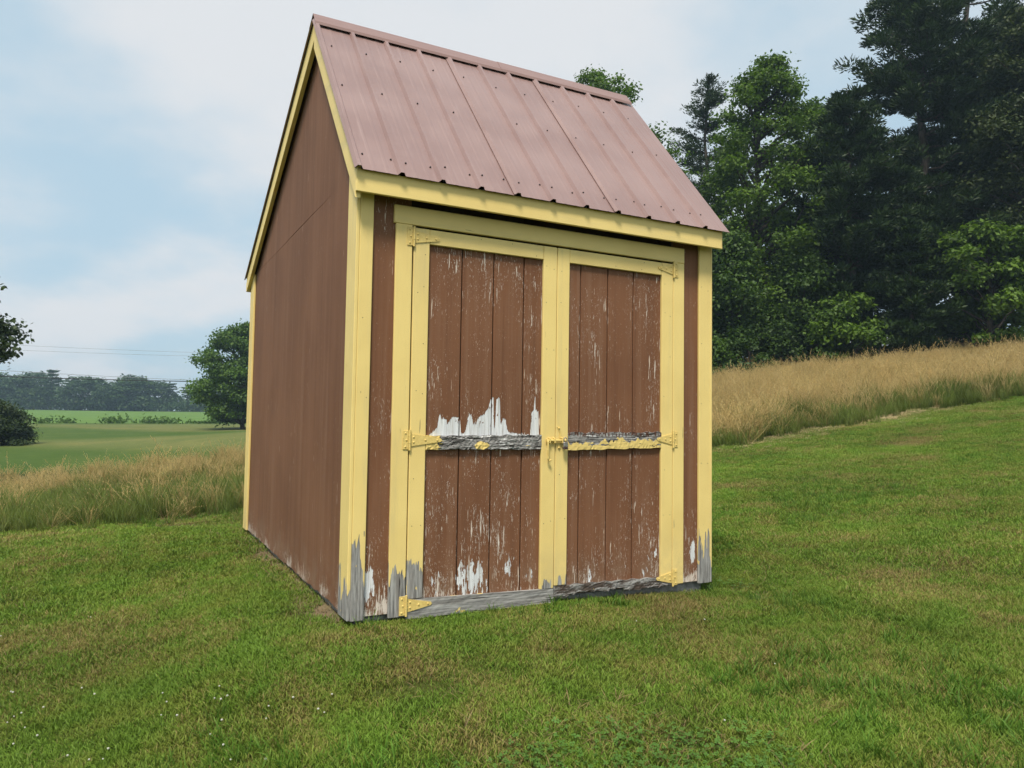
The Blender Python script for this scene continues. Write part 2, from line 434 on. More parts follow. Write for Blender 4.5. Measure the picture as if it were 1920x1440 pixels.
def rail_material(name, keep):
    """badly weathered rail: dark cracked wood with remains of yellow paint (keep 0..1)"""
    ma, nt, out = material(name)
    g, x, y, z = nt.pos()
    a = nt.noise(g, 130, 5, .68, vscale=(.07, 1, 1)); b = nt.noise(g, 45, 4, .65, loc=(3, 3, 3), vscale=(.10, 1, 1))
    c = nt.mix(nt.step(a, .34, .66), (.05, .045, .042), (.40, .385, .365))
    c = nt.mix(nt.step(b, .54, .62), c, (.03, .027, .024))
    c = nt.mix(nt.step(nt.noise(g, 80, 3, .6, loc=(1, 7, 2), vscale=(.09, 1, 1)), .60, .64), c, (.66, .65, .63))
    if keep > .5:
        lvl = nt.math('ADD', .903, nt.math('MULTIPLY', nt.math('SUBTRACT', nt.noise(g, 11, 4, .65, vscale=(1, 0, 0)), .5), .20))
        lvl = nt.math('ADD', lvl, nt.math('MULTIPLY', nt.step(x, 1.35, 1.9), .022))
        pk = nt.step(nt.math('SUBTRACT', lvl, z), 0, .003)
        hole = nt.step(nt.noise(g, 40, 3, .6, vscale=(.25, 1, 1)), .60, .62)
        pk = nt.math('MULTIPLY', pk, nt.math('SUBTRACT', 1.0, hole))
        # upper edge: brown flakes of the siding paint
        fl = nt.math('MULTIPLY', nt.step(nt.noise(g, 70, 2, .5, vscale=(1, 1, .3)), .50, .54), nt.step(z, .93, .95))
        c = nt.mix(fl, c, (.10, .05, .035))
    else:
        dx = nt.math('SUBTRACT', x, .745); dz = nt.math('SUBTRACT', z, .885)
        rr_ = nt.math('SQRT', nt.math('ADD', nt.math('POWER', nt.math('MULTIPLY', dx, .55), 2.0), nt.math('POWER', dz, 2.0)))
        rr_ = nt.math('ADD', rr_, nt.math('MULTIPLY', nt.math('SUBTRACT', nt.noise(g, 40, 3, .6), .5), .02))
        pk = nt.step(rr_, .024, .021)
        d2 = nt.math('ADD', nt.math('SUBTRACT', x, .49), nt.math('MULTIPLY', nt.math('SUBTRACT', nt.noise(g, 50, 3, .6, vscale=(.4, 1, 1)), .5), .16))
        pk = nt.math('MAXIMUM', pk, nt.step(d2, .004, -.004))
        sc = nt.step(nt.noise(g, 55, 2, .5, loc=(6, 6, 1), vscale=(.2, 1, 1)), .70, .71)
        pk = nt.math('MAXIMUM', pk, nt.math('MULTIPLY', sc, nt.step(z, .90, .88)))
    c = nt.mix(pk, c, (.72, .54, .185))
    h = nt.math('ADD', nt.math('SUBTRACT', a, nt.math('MULTIPLY', nt.step(b, .50, .64), 1.2)), nt.math('MULTIPLY', pk, .7))
    h = nt.math('ADD', nt.math('MULTIPLY', nt.math('SUBTRACT', 1.0, nt.math('MULTIPLY', pk, .85)), h), nt.math('MULTIPLY', pk, .9))
    principled(nt, out, c, .85, nt.bump(h, .9, .005), spec=.2)
    return ma
M['rail_l'] = rail_material('weathered_middle_rail', 0)
M['rail_r'] = rail_material('half_peeled_middle_rail', 1)

ma, nt, out = material('bare_grey_sill_wood')
g, x, y, z = nt.pos(); c, h = gray_wood(nt, g, 'X', 5.1)
yk = nt.step(nt.noise(g, 17, 3, .6, loc=(2, 2, 9), vscale=(.5, 1, 1)), .67, .685)
c = nt.mix(yk, c, (.70, .54, .20))
principled(nt, out, c, .88, nt.bump(h, .6, .002), spec=.2); M['grey'] = ma
ma, nt, out = material('rotten_sill_wood')
g, x, y, z = nt.pos(); c, h = gray_wood(nt, g, 'X', 9.4)
rt_ = nt.step(nt.noise(g, 16, 5, .68, loc=(1, 4, 2), vscale=(.35, 1, 1.2)), .44, .56)
c = nt.mix(nt.math('MULTIPLY', rt_, .88), c, (.055, .035, .024))
c = nt.mix(nt.step(nt.noise(g, 21, 3, .6, loc=(2, 2, 9), vscale=(.5, 1, 1)), .67, .685), c, (.70, .54, .20))
principled(nt, out, c, .9, nt.bump(nt.math('SUBTRACT', h, nt.math('MULTIPLY', rt_, .9)), .8, .005), spec=.15); M['rotten'] = ma
ma, nt, out = material('grey_foundation_beam')
g, x, y, z = nt.pos(); n = nt.noise(g, 30, 5, .6); c = nt.mix(nt.step(n, .3, .7), (.17, .165, .155), (.34, .33, .31))
principled(nt, out, c, .9, nt.bump(n, .5, .004), spec=.2); M['beam'] = ma
ma, nt, out = material('unpainted_timber_and_eave_shade')  # bare timber; on soffit and upper siding its darkness is painted eave shade
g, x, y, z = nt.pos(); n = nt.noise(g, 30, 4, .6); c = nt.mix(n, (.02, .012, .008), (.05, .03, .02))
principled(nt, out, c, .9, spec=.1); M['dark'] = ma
ma, nt, out = material('brown_painted_soffit')
g, x, y, z = nt.pos(); n = nt.noise(g, 30, 4, .6); c = nt.mix(n, (.14, .06, .035), (.19, .085, .05))
principled(nt, out, c, .8, spec=.2); M['soffit'] = ma

ma, nt, out = material('faded_brown_roof_metal')
g, x, y, z = nt.pos()
n = nt.noise(g, 2.0, 4, .55); n2 = nt.noise(g, 55, 3, .6, vscale=(1, .06, .06)); n3 = nt.noise(g, 8, 3, .6)
c = nt.mix(nt.step(n, .3, .7), (.232, .143, .128), (.278, .180, .163))
c = nt.mix(nt.math('MULTIPLY', nt.step(n2, .52, .75), .28), c, (.36, .255, .235))
c = nt.mix(nt.math('MULTIPLY', nt.step(n3, .58, .75), .25), c, (.25, .17, .155))
principled(nt, out, c, nt.step(n3, .3, .7, .34, .46), nt.bump(nt.noise(g, 5, 2), .12, .01), metal=0.0, spec=.55, **{'Coat Weight': .15, 'Coat Roughness': .35}); M['roof'] = ma
ma, nt, out = material('brown_ridge_metal')
g, x, y, z = nt.pos(); n = nt.noise(g, 3, 4, .6, vscale=(1, 8, 8))
c = nt.mix(n, (.20, .115, .10), (.29, .185, .165)); principled(nt, out, c, .4, spec=.5); M['ridge'] = ma
ma, nt, out = material('dark_screw_metal')
principled(nt, out, (.035, .028, .027), .5, spec=.4); M['screw'] = ma
ma, nt, out = material('yellow_painted_iron')
g, x, y, z = nt.pos(); n = nt.noise(g, 60, 3, .6)
c = nt.mix(nt.step(n, .3, .7), (.76, .57, .19), (.66, .48, .15)); c = nt.mix(nt.step(nt.noise(g, 120, 3, .6), .68, .72), c, (.25, .16, .07))
principled(nt, out, c, .5, nt.bump(n, .3, .001), spec=.45); M['iron'] = ma
ma, nt, out = material('nickel_padlock_steel')
principled(nt, out, (.62, .55, .54), .25, metal=1.0); M['steel'] = ma
ma, nt, out = material('dark_padlock_base')
principled(nt, out, (.09, .055, .055), .4, metal=.6); M['lockbase'] = ma

# ------------------------------------------------------------------ shed geometry helpers
def bm_box(bm, x0, x1, y0, y1, z0, z1, bev=0.002):
    vs = [bm.verts.new(p) for p in ((x0,y0,z0),(x1,y0,z0),(x1,y1,z0),(x0,y1,z0),(x0,y0,z1),(x1,y0,z1),(x1,y1,z1),(x0,y1,z1))]
    fs = [bm.faces.new([vs[i] for i in f]) for f in ((3,2,1,0),(4,5,6,7),(0,1,5,4),(1,2,6,5),(2,3,7,6),(3,0,4,7))]
    if bev:
        es = list({e for f in fs for e in f.edges})
        bmesh.ops.bevel(bm, geom=es, offset=bev, segments=1, affect='EDGES')
def bm_obj(name, bm, mat, parent=None):
    me = bpy.data.meshes.new(name); bm.to_mesh(me); bm.free()
    return link(name, me, mat, parent)
def board(name, x0, x1, y0, y1, z0, z1, mat, parent, bev=.0025, skew=0.0, **props):
    bm = bmesh.new(); bm_box(bm, x0, x1, y0, y1, z0, z1, bev)
    if skew:      # tiny lean in the plane of the front wall
        for v in bm.verts: v.co.x += skew*(v.co.z-z0)
    o = bm_obj(name, bm, mat, parent)
    for k, v in props.items(): o[k] = v
    return o
def prism(bm, pts, off):
    """closed prism: polygon pts (3-D) pushed by vector off"""
    a = [bm.verts.new(p) for p in pts]; b = [bm.verts.new(Vector(p)+Vector(off)) for p in pts]
    f = bm.faces.new(a); g = bm.faces.new(b[::-1]); n = len(pts)
    for i in range(n): bm.faces.new((a[(i+1) % n], a[i], b[i], b[(i+1) % n]))
    bmesh.ops.recalc_face_normals(bm, faces=bm.faces)
def tube(bm, path, rad, seg=8, cap=True):
    rings = []
    n = len(path)
    for i, p in enumerate(path):
        p = Vector(p)
        t = (Vector(path[min(i+1, n-1)])-Vector(path[max(i-1, 0)])).normalized()
        a = t.orthogonal().normalized(); b = t.cross(a)
        r_ = rad[i] if hasattr(rad, '__len__') else rad
        rings.append([bm.verts.new(p+a*r_*math.cos(k*2*math.pi/seg)+b*r_*math.sin(k*2*math.pi/seg)) for k in range(seg)])
    for r0, r1 in zip(rings, rings[1:]):
        # match nearest start vertex so the tube does not twist
        k0 = min(range(seg), key=lambda k: (r1[k].co-r0[0].co).length)
        r1[:] = r1[k0:]+r1[:k0]
        for k in range(seg):
            bm.faces.new((r0[k], r0[(k+1) % seg], r1[(k+1) % seg], r1[k]))
    if cap:
        bm.faces.new(rings[0][::-1]); bm.faces.new(rings[-1])
def rough_board(name, x0, x1, y0, y1, top, bot, mat, parent, n=40, dep=.004, seed=1, **props):
    """horizontal rail whose top and bottom edges wander: top(x), bot(x) give heights; front face is uneven"""
    rs = random.Random(seed); bm = bmesh.new(); rows = []
    m_ = 6
    for i in range(n+1):
        x = x0+(x1-x0)*i/n; zt, zb = top(x), bot(x); ring = []
        for j in range(m_+1):
            z = zb+(zt-zb)*j/m_
            e = dep*(rs.random()-.3)*(1 if 0 < j < m_ else 1.6)
            ring.append(bm.verts.new((x, y0+max(e, 0), z)))
        ring.append(bm.verts.new((x, y1, zt))); ring.append(bm.verts.new((x, y1, zb)))
        rows.append(ring)
    k = m_+3
    for a, b in zip(rows, rows[1:]):
        for j in range(k): bm.faces.new((a[j], b[j], b[(j+1) % k], a[(j+1) % k]))
    bm.faces.new(rows[0]); bm.faces.new(rows[-1][::-1])
    bmesh.ops.recalc_face_normals(bm, faces=bm.faces)
    o = bm_obj(name, bm, mat, parent)
    for k_, v in props.items(): o[k_] = v
    return o
def wob(seed, amp, f=14):
    rs = random.Random(seed); ph = [(rs.uniform(0, 6), f*rs.uniform(.5, 3), rs.uniform(.3, 1)) for _ in range(6)]
    return lambda x: amp*sum(a*math.sin(k*x+p) for p, k, a in ph)/2.5

# ------------------------------------------------------------------ the shed
W, DP = 2.44, 3.631
EO, EZ = .107, 2.301            # eave overhang and height of the metal there
RY, RZ = 1.0225, 3.624          # ridge
RZ2 = 2.354                     # rear eave
OHL, OHR = .0374, .0553         # gable overhangs
def roof_z(y):
    if y <= RY: return EZ+(y+EO)*(RZ-EZ)/(RY+EO)
    return RZ+(y-RY)*(RZ2-RZ)/(DP+EO-RY)
shed = empty('garden_shed', (0, 0, 0))
tag(shed, 'brown wooden garden shed with yellow trim, peeling double doors and metal roof', 'shed')

# floor and foundation beams
board('foundation_beam', .05, W-.05, .045, .16, -.16, -.004, M['beam'], shed, .006)
board('foundation_beam', .045, .15, .17, DP-.02, -.16, -.004, M['beam'], shed, .006)
board('foundation_beam', W-.15, W-.045, .17, DP-.02, -.16, -.004, M['beam'], shed, .006)
board('floor', .16, W-.16, .17, DP-.05, -.05, -.008, M['dark'], shed, 0)

# front wall siding (boards with recessed grooves)
def planks(xs, y0, y1, z0, z1, mat, parent, name='plank', peel=1.0, gap=.0035, zj=None):
    for i, (a, b) in enumerate(zip(xs, xs[1:])):
        o = board(name, a+gap, b-gap, y0+random.uniform(-.0006, .0006), y1, z0+(zj[i] if zj else 0), z1, mat, parent, .003)
        o['peel'] = peel
ZW = 2.36
planks([.022, .312], .020, .034, 0.002, ZW, M['siding'], shed, peel=.85)
planks([2.108, 2.418], .020, .034, -.002, ZW, M['siding'], shed, peel=.6)
planks([.312, .41, .616, .814, 1.011, 1.205, 1.405, 1.605, 1.801, 2.0, 2.108], .030, .0342, 2.085, ZW, M['dark'], shed, peel=.0)  # siding above the header, coloured near black to paint in eave shade
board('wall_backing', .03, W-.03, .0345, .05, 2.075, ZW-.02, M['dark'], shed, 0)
board('wall_backing', .03, .312, .0345, .05, 0, 2.0745, M['dark'], shed, 0)
board('wall_backing', 2.108, W-.03, .0345, .05, 0, 2.0745, M['dark'], shed, 0)

# left wall: sheets of siding, gable sheet above the seam
SEAM = 2.372
ys = [.022, 1.235, 2.452, DP-.02]
for i in range(3):
    bm = bmesh.new(); a, b = ys[i]+.0015, ys[i+1]-.0015
    zt0 = SEAM-.003; n = 14
    low = [(.020, a+(b-a)*k/n, -.004+random.uniform(-.006, .010)) for k in range(n+1)]
    def cap(y): return min(zt0+.0, roof_z(y)-.045)
    upp = [(.020, y, cap(y)) for y in np.linspace(b, a, 9)]
    prism(bm, low+upp, (.015, 0, 0))
    o = bm_obj('siding_sheet', bm, M['siding'], shed); o['peel'] = .3
yf = .022; yr_ = RY+(RZ-.045-SEAM)/((RZ-RZ2)/(DP+EO-RY))
bm = bmesh.new()
pts = [(.022, yf, SEAM+.001), (.022, .5, SEAM-.001), (.022, 1.1, SEAM+.004), (.022, 1.6, SEAM+.005), (.022, 2.3, SEAM+.002), (.022, yr_, SEAM+.001), (.022, RY, RZ-.05), (.022, yf, roof_z(yf)-.045)]
prism(bm, pts, (.015, 0, 0)); o = bm_obj('gable_sheet', bm, M['siding'], shed); o['peel'] = .25
# right wall and rear wall
bm = bmesh.new(); prism(bm, [(W-.02, .022, -.004), (W-.02, DP-.02, -.004), (W-.02, DP-.02, roof_z(DP)-.06), (W-.02, RY, RZ-.05), (W-.02, .022, roof_z(.022)-.05)], (-.015, 0, 0))
o = bm_obj('siding_sheet', bm, M['siding'], shed); o['peel'] = .2
o = board('siding_sheet', .04, W-.04, DP-.035, DP-.02, -.004, 2.30, M['siding'], shed, .002); o['peel'] = .2

# corner boards
def c_board(x0, x1, y0, y1, z0, z1, rot, mat='trim_z', skew=0.0):
    return board('corner_board', x0, x1, y0, y1, z0, z1, M[mat], shed, .003, skew, rot=rot)
c_board(.0195, .092, 0.0, .019, -.012, 2.30, .36)
c_board(.0, .019, .001, .172, -.008, 2.37, .20)
c_board(.0, .019, DP-.195, DP-.02, -.004, roof_z(DP-.02)-.05, .0)
c_board(.0, .12, DP-.0195, DP, -.004, 2.27, .0)
c_board(2.326, 2.4205, 0.0, .019, -.014, 2.30, .26)
c_board(2.421, 2.44, .001, .12, -.012, 2.36, .20)
c_board(2.421, 2.44, DP-.12, DP-.02, -.004, roof_z(DP-.02)-.06, .0)

# door casing: jambs and header
board('jamb_board', .221, .3145, 0.0, .0195, -.016, 2.0775, M['trim_z'], shed, .003, -.0022, rot=.215)
board('jamb_board', 2.1085, 2.198, 0.0, .0195, .0, 2.0775, M['trim_z'], shed, .003, rot=.0)
board('header_board', .205, 2.199, -.0005, .0195, 2.0785, 2.178, M['trim_x'], shed, .003, rot=0.0)
board('door_stop', .312, 2.11, .046, .06, 2.03, 2.0745, M['dark'], shed, 0)

# eave: fascia, soffit, rear fascia
board('fascia_board', -.030, 2.447, -EO+.022, -EO+.042, 2.190, 2.308, M['trim_x'], shed, .003, rot=0.0)
board('soffit_board', -.012, 2.44, -EO+.043, .019, 2.285, 2.297, M['dark'], shed, 0)  # near-black colour stands in for the deep shade under the eave
board('fascia_board', -.030, 2.447, DP+EO-.04, DP+EO-.02, 2.235, 2.325, M['trim_x'], shed, .003, rot=0.0)
bm = bmesh.new(); prism(bm, [(-.012, -EO+.043, 2.30), (-.012, -EO+.043, 2.2265), (-.012, -.001, 2.2265), (-.012, -.001, 2.38)], (.018, 0, 0)); bm_obj('soffit_end_block', bm, M['trim_z'], shed)

# rake boards
def rake(xa, xb, y0, y1, width, mat='trim_y'):
    bm = bmesh.new()
    t = -.006
    za, zb = roof_z(y0)+t, roof_z(y1)+t
    prism(bm, [(xa, y0, za), (xa, y1, zb), (xa, y1, zb-width), (xa, y0, za-width)], (xb-xa, 0, 0))
    bmesh.ops.bevel(bm, geom=list(bm.edges), offset=.002, segments=1, affect='EDGES')
    o = bm_obj('rake_board', bm, M[mat], shed); o['rot'] = 0.0
rake(-.030, -.0005, -EO+.043, RY-.001, .185)
rake(-.030, -.0005, RY+.001, DP+EO-.045, .135)
rake(2.4405, 2.470, -EO+.043, RY-.001, .15)
rake(2.4405, 2.470, RY+.001, DP+EO-.045, .135)
# roof deck under the metal
def deck(y0, y1):
    bm = bmesh.new(); t0, t1 = -.008, -.026
    prism(bm, [(.0, y0, roof_z(y0)+t0), (.0, y1, roof_z(y1)+t0), (.0, y1, roof_z(y1)+t1), (.0, y0, roof_z(y0)+t1)], (2.44, 0, 0))
    bm_obj('roof_deck', bm, M['dark'], shed)
deck(-EO+.044, RY-.004); deck(RY+.004, DP+EO-.05)

# metal roofing: ribbed sheets
SP = (W+OHL+OHR)/11.0
def rib_profile(k0, k1, first, last):
    """heights across the sheet between rib k0 and rib k1 (positions along x)"""
    P_ = []
    def X(k): return -OHL+.012+k*SP
    for k in range(k0, k1+1):
        c_ = X(k); rb, rt, h = .022, .009, .019
        if k == k0:
            P_ += ([(-OHL, .0), (c_-rb, 0)] if first else [(c_-rb-.006, .0055), (c_-rb, .006)])
        else: P_ += [(c_-rb, 0)]
        if k == k1 and not last:
            P_ += [(c_-rt, h-.0025), (c_+rt*.5, h-.0025)]
            break
        P_ += [(c_-rt, h), (c_+rt, h), (c_+rb, 0)]
        if k < k1 or last:
            s = SP/11 if False else SP
            for q in (.36, .68):
                xx = c_+q*s
                if xx+.012 < W+OHR: P_ += [(xx-.012, 0), (xx-.006, .0009), (xx+.006, .0009), (xx+.012, 0)]
    if last: P_ += [(W+OHR-.004, 0), (W+OHR, -.006)]
    return P_
def roof_sheet(P_, ya, yb, lift=0.0):
    """P_: (x, h) across; from y=ya (eave) to yb (ridge)"""
    sy, sz = yb-ya, roof_z(yb)-roof_z(ya)
    n_ = Vector((0, -sz, sy)).normalized()
    if n_.z < 0: n_ = -n_
    bm = bmesh.new(); NL = 12; rows = []
    for i in range(NL+1):
        t_ = i/NL; y = ya+sy*t_; z = roof_z(ya)+sz*t_
        rows.append(([bm.verts.new(Vector((x, y, z))+n_*(h+lift)) for x, h in P_], [bm.verts.new(Vector((x, y, z))+n_*(h+lift-.0016)) for x, h in P_]))
    k = len(P_)
    for (a, b), (c_, d_) in zip(rows, rows[1:]):
        for j in range(k-1):
            bm.faces.new((a[j], a[j+1], c_[j+1], c_[j])); bm.faces.new((b[j+1], b[j], d_[j], d_[j+1]))
        bm.faces.new((b[0], a[0], c_[0], d_[0])); bm.faces.new((a[k-1], b[k-1], d_[k-1], c_[k-1]))
    for a, b in (rows[0], rows[-1]):
        for j in range(k-1): bm.faces.new((a[j], b[j], b[j+1], a[j+1]))
    bmesh.ops.recalc_face_normals(bm, faces=bm.faces)
    return bm_obj('roof_sheet', bm, M['roof'], shed)
for (k0, k1, fi, la) in ((0, 4, True, False), (4, 7, False, False), (7, 10, False, True)):
    P_ = rib_profile(k0, k1, fi, la)
    roof_sheet(P_, -EO, RY-.01, .0 if fi else .0012*k0/4)
    roof_sheet(P_, DP+EO, RY+.01, .0 if fi else .0012*k0/4)
# ridge cap
bm = bmesh.new()
def cap_pts(x, lift):
    s1 = (RZ-EZ)/(RY+EO); s2 = (RZ-RZ2)/(DP+EO-RY); b1, b2 = .075, .11
    up_ = .040+lift
    return [(x, RY-b1, RZ+up_-b1*s1-.014), (x, RY-b1+.006, RZ+up_-(b1-.006)*s1), (x, RY, RZ+up_), (x, RY+b2-.006, RZ+up_-(b2-.006)*s2), (x, RY+b2, RZ+up_-b2*s2-.012)]
for x0, x1 in ((-OHL-.004, 1.34), (1.30, W+OHR-.03)):
    lf = .0 if x0 < 0 else .003
    a = [bm.verts.new(p) for p in cap_pts(x0, lf)]; b = [bm.verts.new(p) for p in cap_pts(x1, lf)]
    a2 = [bm.verts.new(Vector(p)-Vector((0, 0, .002))) for p in cap_pts(x0, lf)]; b2_ = [bm.verts.new(Vector(p)-Vector((0, 0, .002))) for p in cap_pts(x1, lf)]
    for j in range(4):
        bm.faces.new((a[j], b[j], b[j+1], a[j+1])); bm.faces.new((a2[j+1], b2_[j+1], b2_[j], a2[j]))
        bm.faces.new((a[j], a[j+1], a2[j+1], a2[j])); bm.faces.new((b[j+1], b[j], b2_[j], b2_[j+1]))
bmesh.ops.recalc_face_normals(bm, faces=bm.faces)
bm_obj('ridge_cap', bm, M['ridge'], shed)
# screw heads on the front slope
bm = bmesh.new(); rs = random.Random(3)
nrm = Vector((0, -(RZ-EZ), RY+EO)).normalized()
for row, offs in ((.085, (.045, -.04)), (.50, (.05,)), (.80, (.05,))):
    for k in range(11):
        for of in offs:
            x = -OHL+.012+k*SP+of+rs.uniform(-.008, .008)
            if not -.02 < x < 2.48 or rs.random() < .06: continue
            t_ = row+rs.uniform(-.012, .012); y = -EO+(RY+EO)*t_
            mt = Matrix.Translation(Vector((x, y, roof_z(y)))+nrm*.004)@nrm.to_track_quat('Z', 'Y').to_matrix().to_4x4()
            bmesh.ops.create_cone(bm, cap_ends=True, segments=6, radius1=.006, radius2=.004, depth=.007, matrix=mt)
tag(bm_obj('screw_heads', bm, M['screw'], shed), kind='stuff')

# ------------------------------------------------------------------ doors
def hinge(parent, xh, zc, sgn, length, hh=.10):
    """T hinge: leaf on the jamb, barrel, tapering strap on the door; sgn +1 strap to the right"""
    bm = bmesh.new(); y = -.0005
    lx0, lx1 = sorted((xh-sgn*.006, xh-sgn*.038))
    bm_box(bm, lx0, lx1, y-.004, y, zc-hh*.5, zc+hh*.5, .001)
    tube(bm, [(xh, y-.006, zc-hh*.55), (xh, y-.006, zc-hh*.18)], .0065, 8)
    tube(bm, [(xh, y-.0065, zc-hh*.17), (xh, y-.0065, zc+hh*.17)], .0072, 8)
    tube(bm, [(xh, y-.006, zc+hh*.18), (xh, y-.006, zc+hh*.55)], .0065, 8)
    x1, x2 = xh+sgn*.008, xh+sgn*length
    prism(bm, [(x1, y-.004, zc-hh*.34), (x1+sgn*.022, y-.004, zc-hh*.30), (x2, y-.004, zc-.009), (x2+sgn*.006, y-.004, zc), (x2, y-.004, zc+.009), (x1+sgn*.022, y-.004, zc+hh*.30), (x1, y-.004, zc+hh*.34)], (0, .004, 0))
    for bx_, bz in [(xh-sgn*.024, zc-hh*.36), (xh-sgn*.018, zc), (xh-sgn*.024, zc+hh*.36), (xh+sgn*.022, zc-.012), (xh+sgn*.022, zc+.016), (xh+sgn*length*.5, zc), (xh+sgn*length*.88, zc)]:
        bmesh.ops.create_uvsphere(bm, u_segments=8, v_segments=5, radius=.0062, matrix=Matrix.Translation((bx_, y-.004, bz))@Matrix.Diagonal((1, .65, 1, 1)))
    return bm_obj('hinge', bm, M['iron'], parent)

doorl = empty('door', (0, 0, 0)); doorl.parent = shed
tag(doorl, 'left door leaf with white bare patches and a grey rotten middle rail')
planks([.3215, .411, .616, .814, 1.011, 1.2225], .0205, .034, -.012, 2.066, M['door_siding'], doorl, peel=1.0)
board('backing', .325, 1.22, .0345, .045, .0, 2.06, M['dark'], doorl, 0)
board('stile', .3195, .410, .0, .0200, .0735, 2.066, M['trim_z'], doorl, .003, rot=.20)
board('stile', 1.1315, 1.2235, .0, .0200, .0535, 2.066, M['trim_z'], doorl, .003, rot=.085)
board('top_rail', .4110, 1.1305, .0006, .0200, 1.984, 2.0655, M['trim_x'], doorl, .003, rot=0.0)
wt, wb = wob(3, .004, 30), wob(4, .003, 30)
rough_board('middle_rail', .4110, 1.1305, -.0015, .0200, lambda x: .938+wt(x)+.012*(x-.411), lambda x: .864+wb(x), M['rail_l'], doorl, 60, .007, 3)
rough_board('bottom_rail', .3195, 1.2235, -.001, .0200, lambda x: .0725-.021*(x-.32)/.9, lambda x: -.030+wb(x)*.5, M['grey'], doorl, 40, .002, 5)
for zc in (2.015, .915, .042):
    hinge(doorl, .317, zc, 1, .145 if zc > 1 else (.18 if zc > .5 else .14))

doorr = empty('door', (0, 0, 0)); doorr.parent = shed
tag(doorr, 'right door leaf with a half yellow middle rail and splintered bottom rail')
planks([1.2265, 1.405, 1.605, 1.801, 2.1045], .0205, .034, .004, 2.066, M['door_siding'], doorr, peel=.8)
board('backing', 1.23, 2.10, .0345, .045, .012, 2.06, M['dark'], doorr, 0)
board('stile', 1.2275, 1.3125, .0, .0200, .0665, 2.066, M['trim_z'], doorr, .003, rot=.10)
board('stile', 2.0135, 2.1045, .0, .0200, .053, 2.066, M['trim_z'], doorr, .003, rot=.0)
board('top_rail', 1.3135, 2.0125, .0006, .0200, 1.984, 2.0655, M['trim_x'], doorr, .003, rot=0.0)
wt2, wb2 = wob(13, .007, 40), wob(14, .003, 30)
rough_board('middle_rail', 1.3135, 2.0125, -.0015, .0200, lambda x: .962+wt2(x)+.010*(x-1.31), lambda x: .857+wb2(x)+.02*(x-1.31), M['rail_r'], doorr, 60, .003, 8)
def rbot(x):
    z = -.006+.004*math.sin(x*37)+.004*math.sin(x*91)
    if x < 1.62: z += .012*math.sin(x*14)+.010
    if 1.62 < x < 1.72: z += .022
    return z
rough_board('bottom_rail', 1.2275, 2.1045, -.001, .0200, lambda x: .0655-.014*(x-1.23)/.87+.003*math.sin(x*60), rbot, M['rotten'], doorr, 70, .005, 9)
for zc in (2.03, .925, .045):
    hinge(doorr, 2.1065, zc, -1, .12 if zc > 1 else .125)
# sliding bolt with drop handle on the left leaf, keeper on the right leaf
bm = bmesh.new()
bm_box(bm, 1.160, 1.222, -.006, -.0005, .897, .927, .001)
tube(bm, [(1.158, -.012, .915), (1.298, -.012, .915)], .007, 8)
tube(bm, [(1.165, -.012, .915), (1.163, -.021, .908), (1.162, -.023, .86), (1.163, -.022, .81), (1.171, -.021, .797), (1.184, -.021, .802)], .0055, 8)
for xx in (1.178, 1.210): tube(bm, [(xx, -.002, .930), (xx, -.021, .926), (xx, -.021, .902), (xx, -.002, .897)], .004, 6)
tag(bm_obj('sliding_bolt', bm, M['iron'], doorl), 'yellow painted sliding bolt with drop handle')
bm = bmesh.new()
bm_box(bm, 1.240, 1.258, -.005, -.0005, .868, .905, .001)
prism(bm, [(1.236, -.004, .995), (1.246, -.004, 1.000), (1.263, -.004, .962), (1.264, -.004, .925), (1.252, -.004, .925), (1.252, -.004, .960)], (0, .0035, 0))
tube(bm, [(1.262, -.002, .932), (1.262, -.024, .929), (1.262, -.024, .903), (1.262, -.002, .899)], .0042, 6)
for bz in (.872, .988): bmesh.ops.create_uvsphere(bm, u_segments=8, v_segments=5, radius=.006, matrix=Matrix.Translation((1.247, -.004, bz)))
tag(bm_obj('hasp', bm, M['iron'], doorr), 'yellow painted hasp plate and staple')
# nail heads on the trim
bm = bmesh.new(); rs = random.Random(21)
def nail(x, y, z, ax='y'):
    if rs.random() < .4: return
    mt = Matrix.Translation((x, y, z))@(Matrix.Rotation(R(90), 4, 'X') if ax == 'y' else Matrix.Rotation(R(90), 4, 'Y'))
    bmesh.ops.create_cone(bm, cap_ends=True, segments=6, radius1=.0022, radius2=.0022, depth=.0012, matrix=mt)
for xx in (.345, .385, 1.155, 1.20, 1.25, 1.29, 2.035, 2.08):
    for z in (.45, .72, 1.18, 1.45, 1.73, 1.93): nail(xx+rs.uniform(-.006, .006), -.0006, z+rs.uniform(-.02, .02))
for xx in (.5, .7, .9, 1.08, 1.45, 1.65, 1.85):
    nail(xx, .0001, 2.0+rs.uniform(-.004, .004)); nail(xx+.02, .0001, 2.05)
for z in np.arange(.4, 2.2, .38):
    for xx in (.045, .075, 2.345, 2.40): nail(xx, -.0006, z+rs.uniform(-.03, .03))
tag(bm_obj('nail_heads', bm, M['screw'], shed), kind='stuff')

# padlock hanging from the staple
pad = empty('padlock', (1.276, -.030, .87))
tag(pad, 'small shiny padlock with dark base hanging at the door bolt', 'padlock')
bm = bmesh.new(); bm_box(bm, -.016, .016, -.009, .009, .006, .036, .004); bm_obj('lock_body', bm, M['steel'], pad)
bm = bmesh.new(); bm_box(bm, -.0165, .0165, -.0095, .0095, -.006, .0055, .004); bm_obj('lock_base', bm, M['lockbase'], pad)
bm = bmesh.new(); tube(bm, [(-.010, 0, .034), (-.010, 0, .052), (-.006, 0, .060), (0, 0, .063), (.006, 0, .060), (.010, 0, .052), (.010, 0, .034)], .003, 8); bm_obj('shackle', bm, M['steel'], pad)

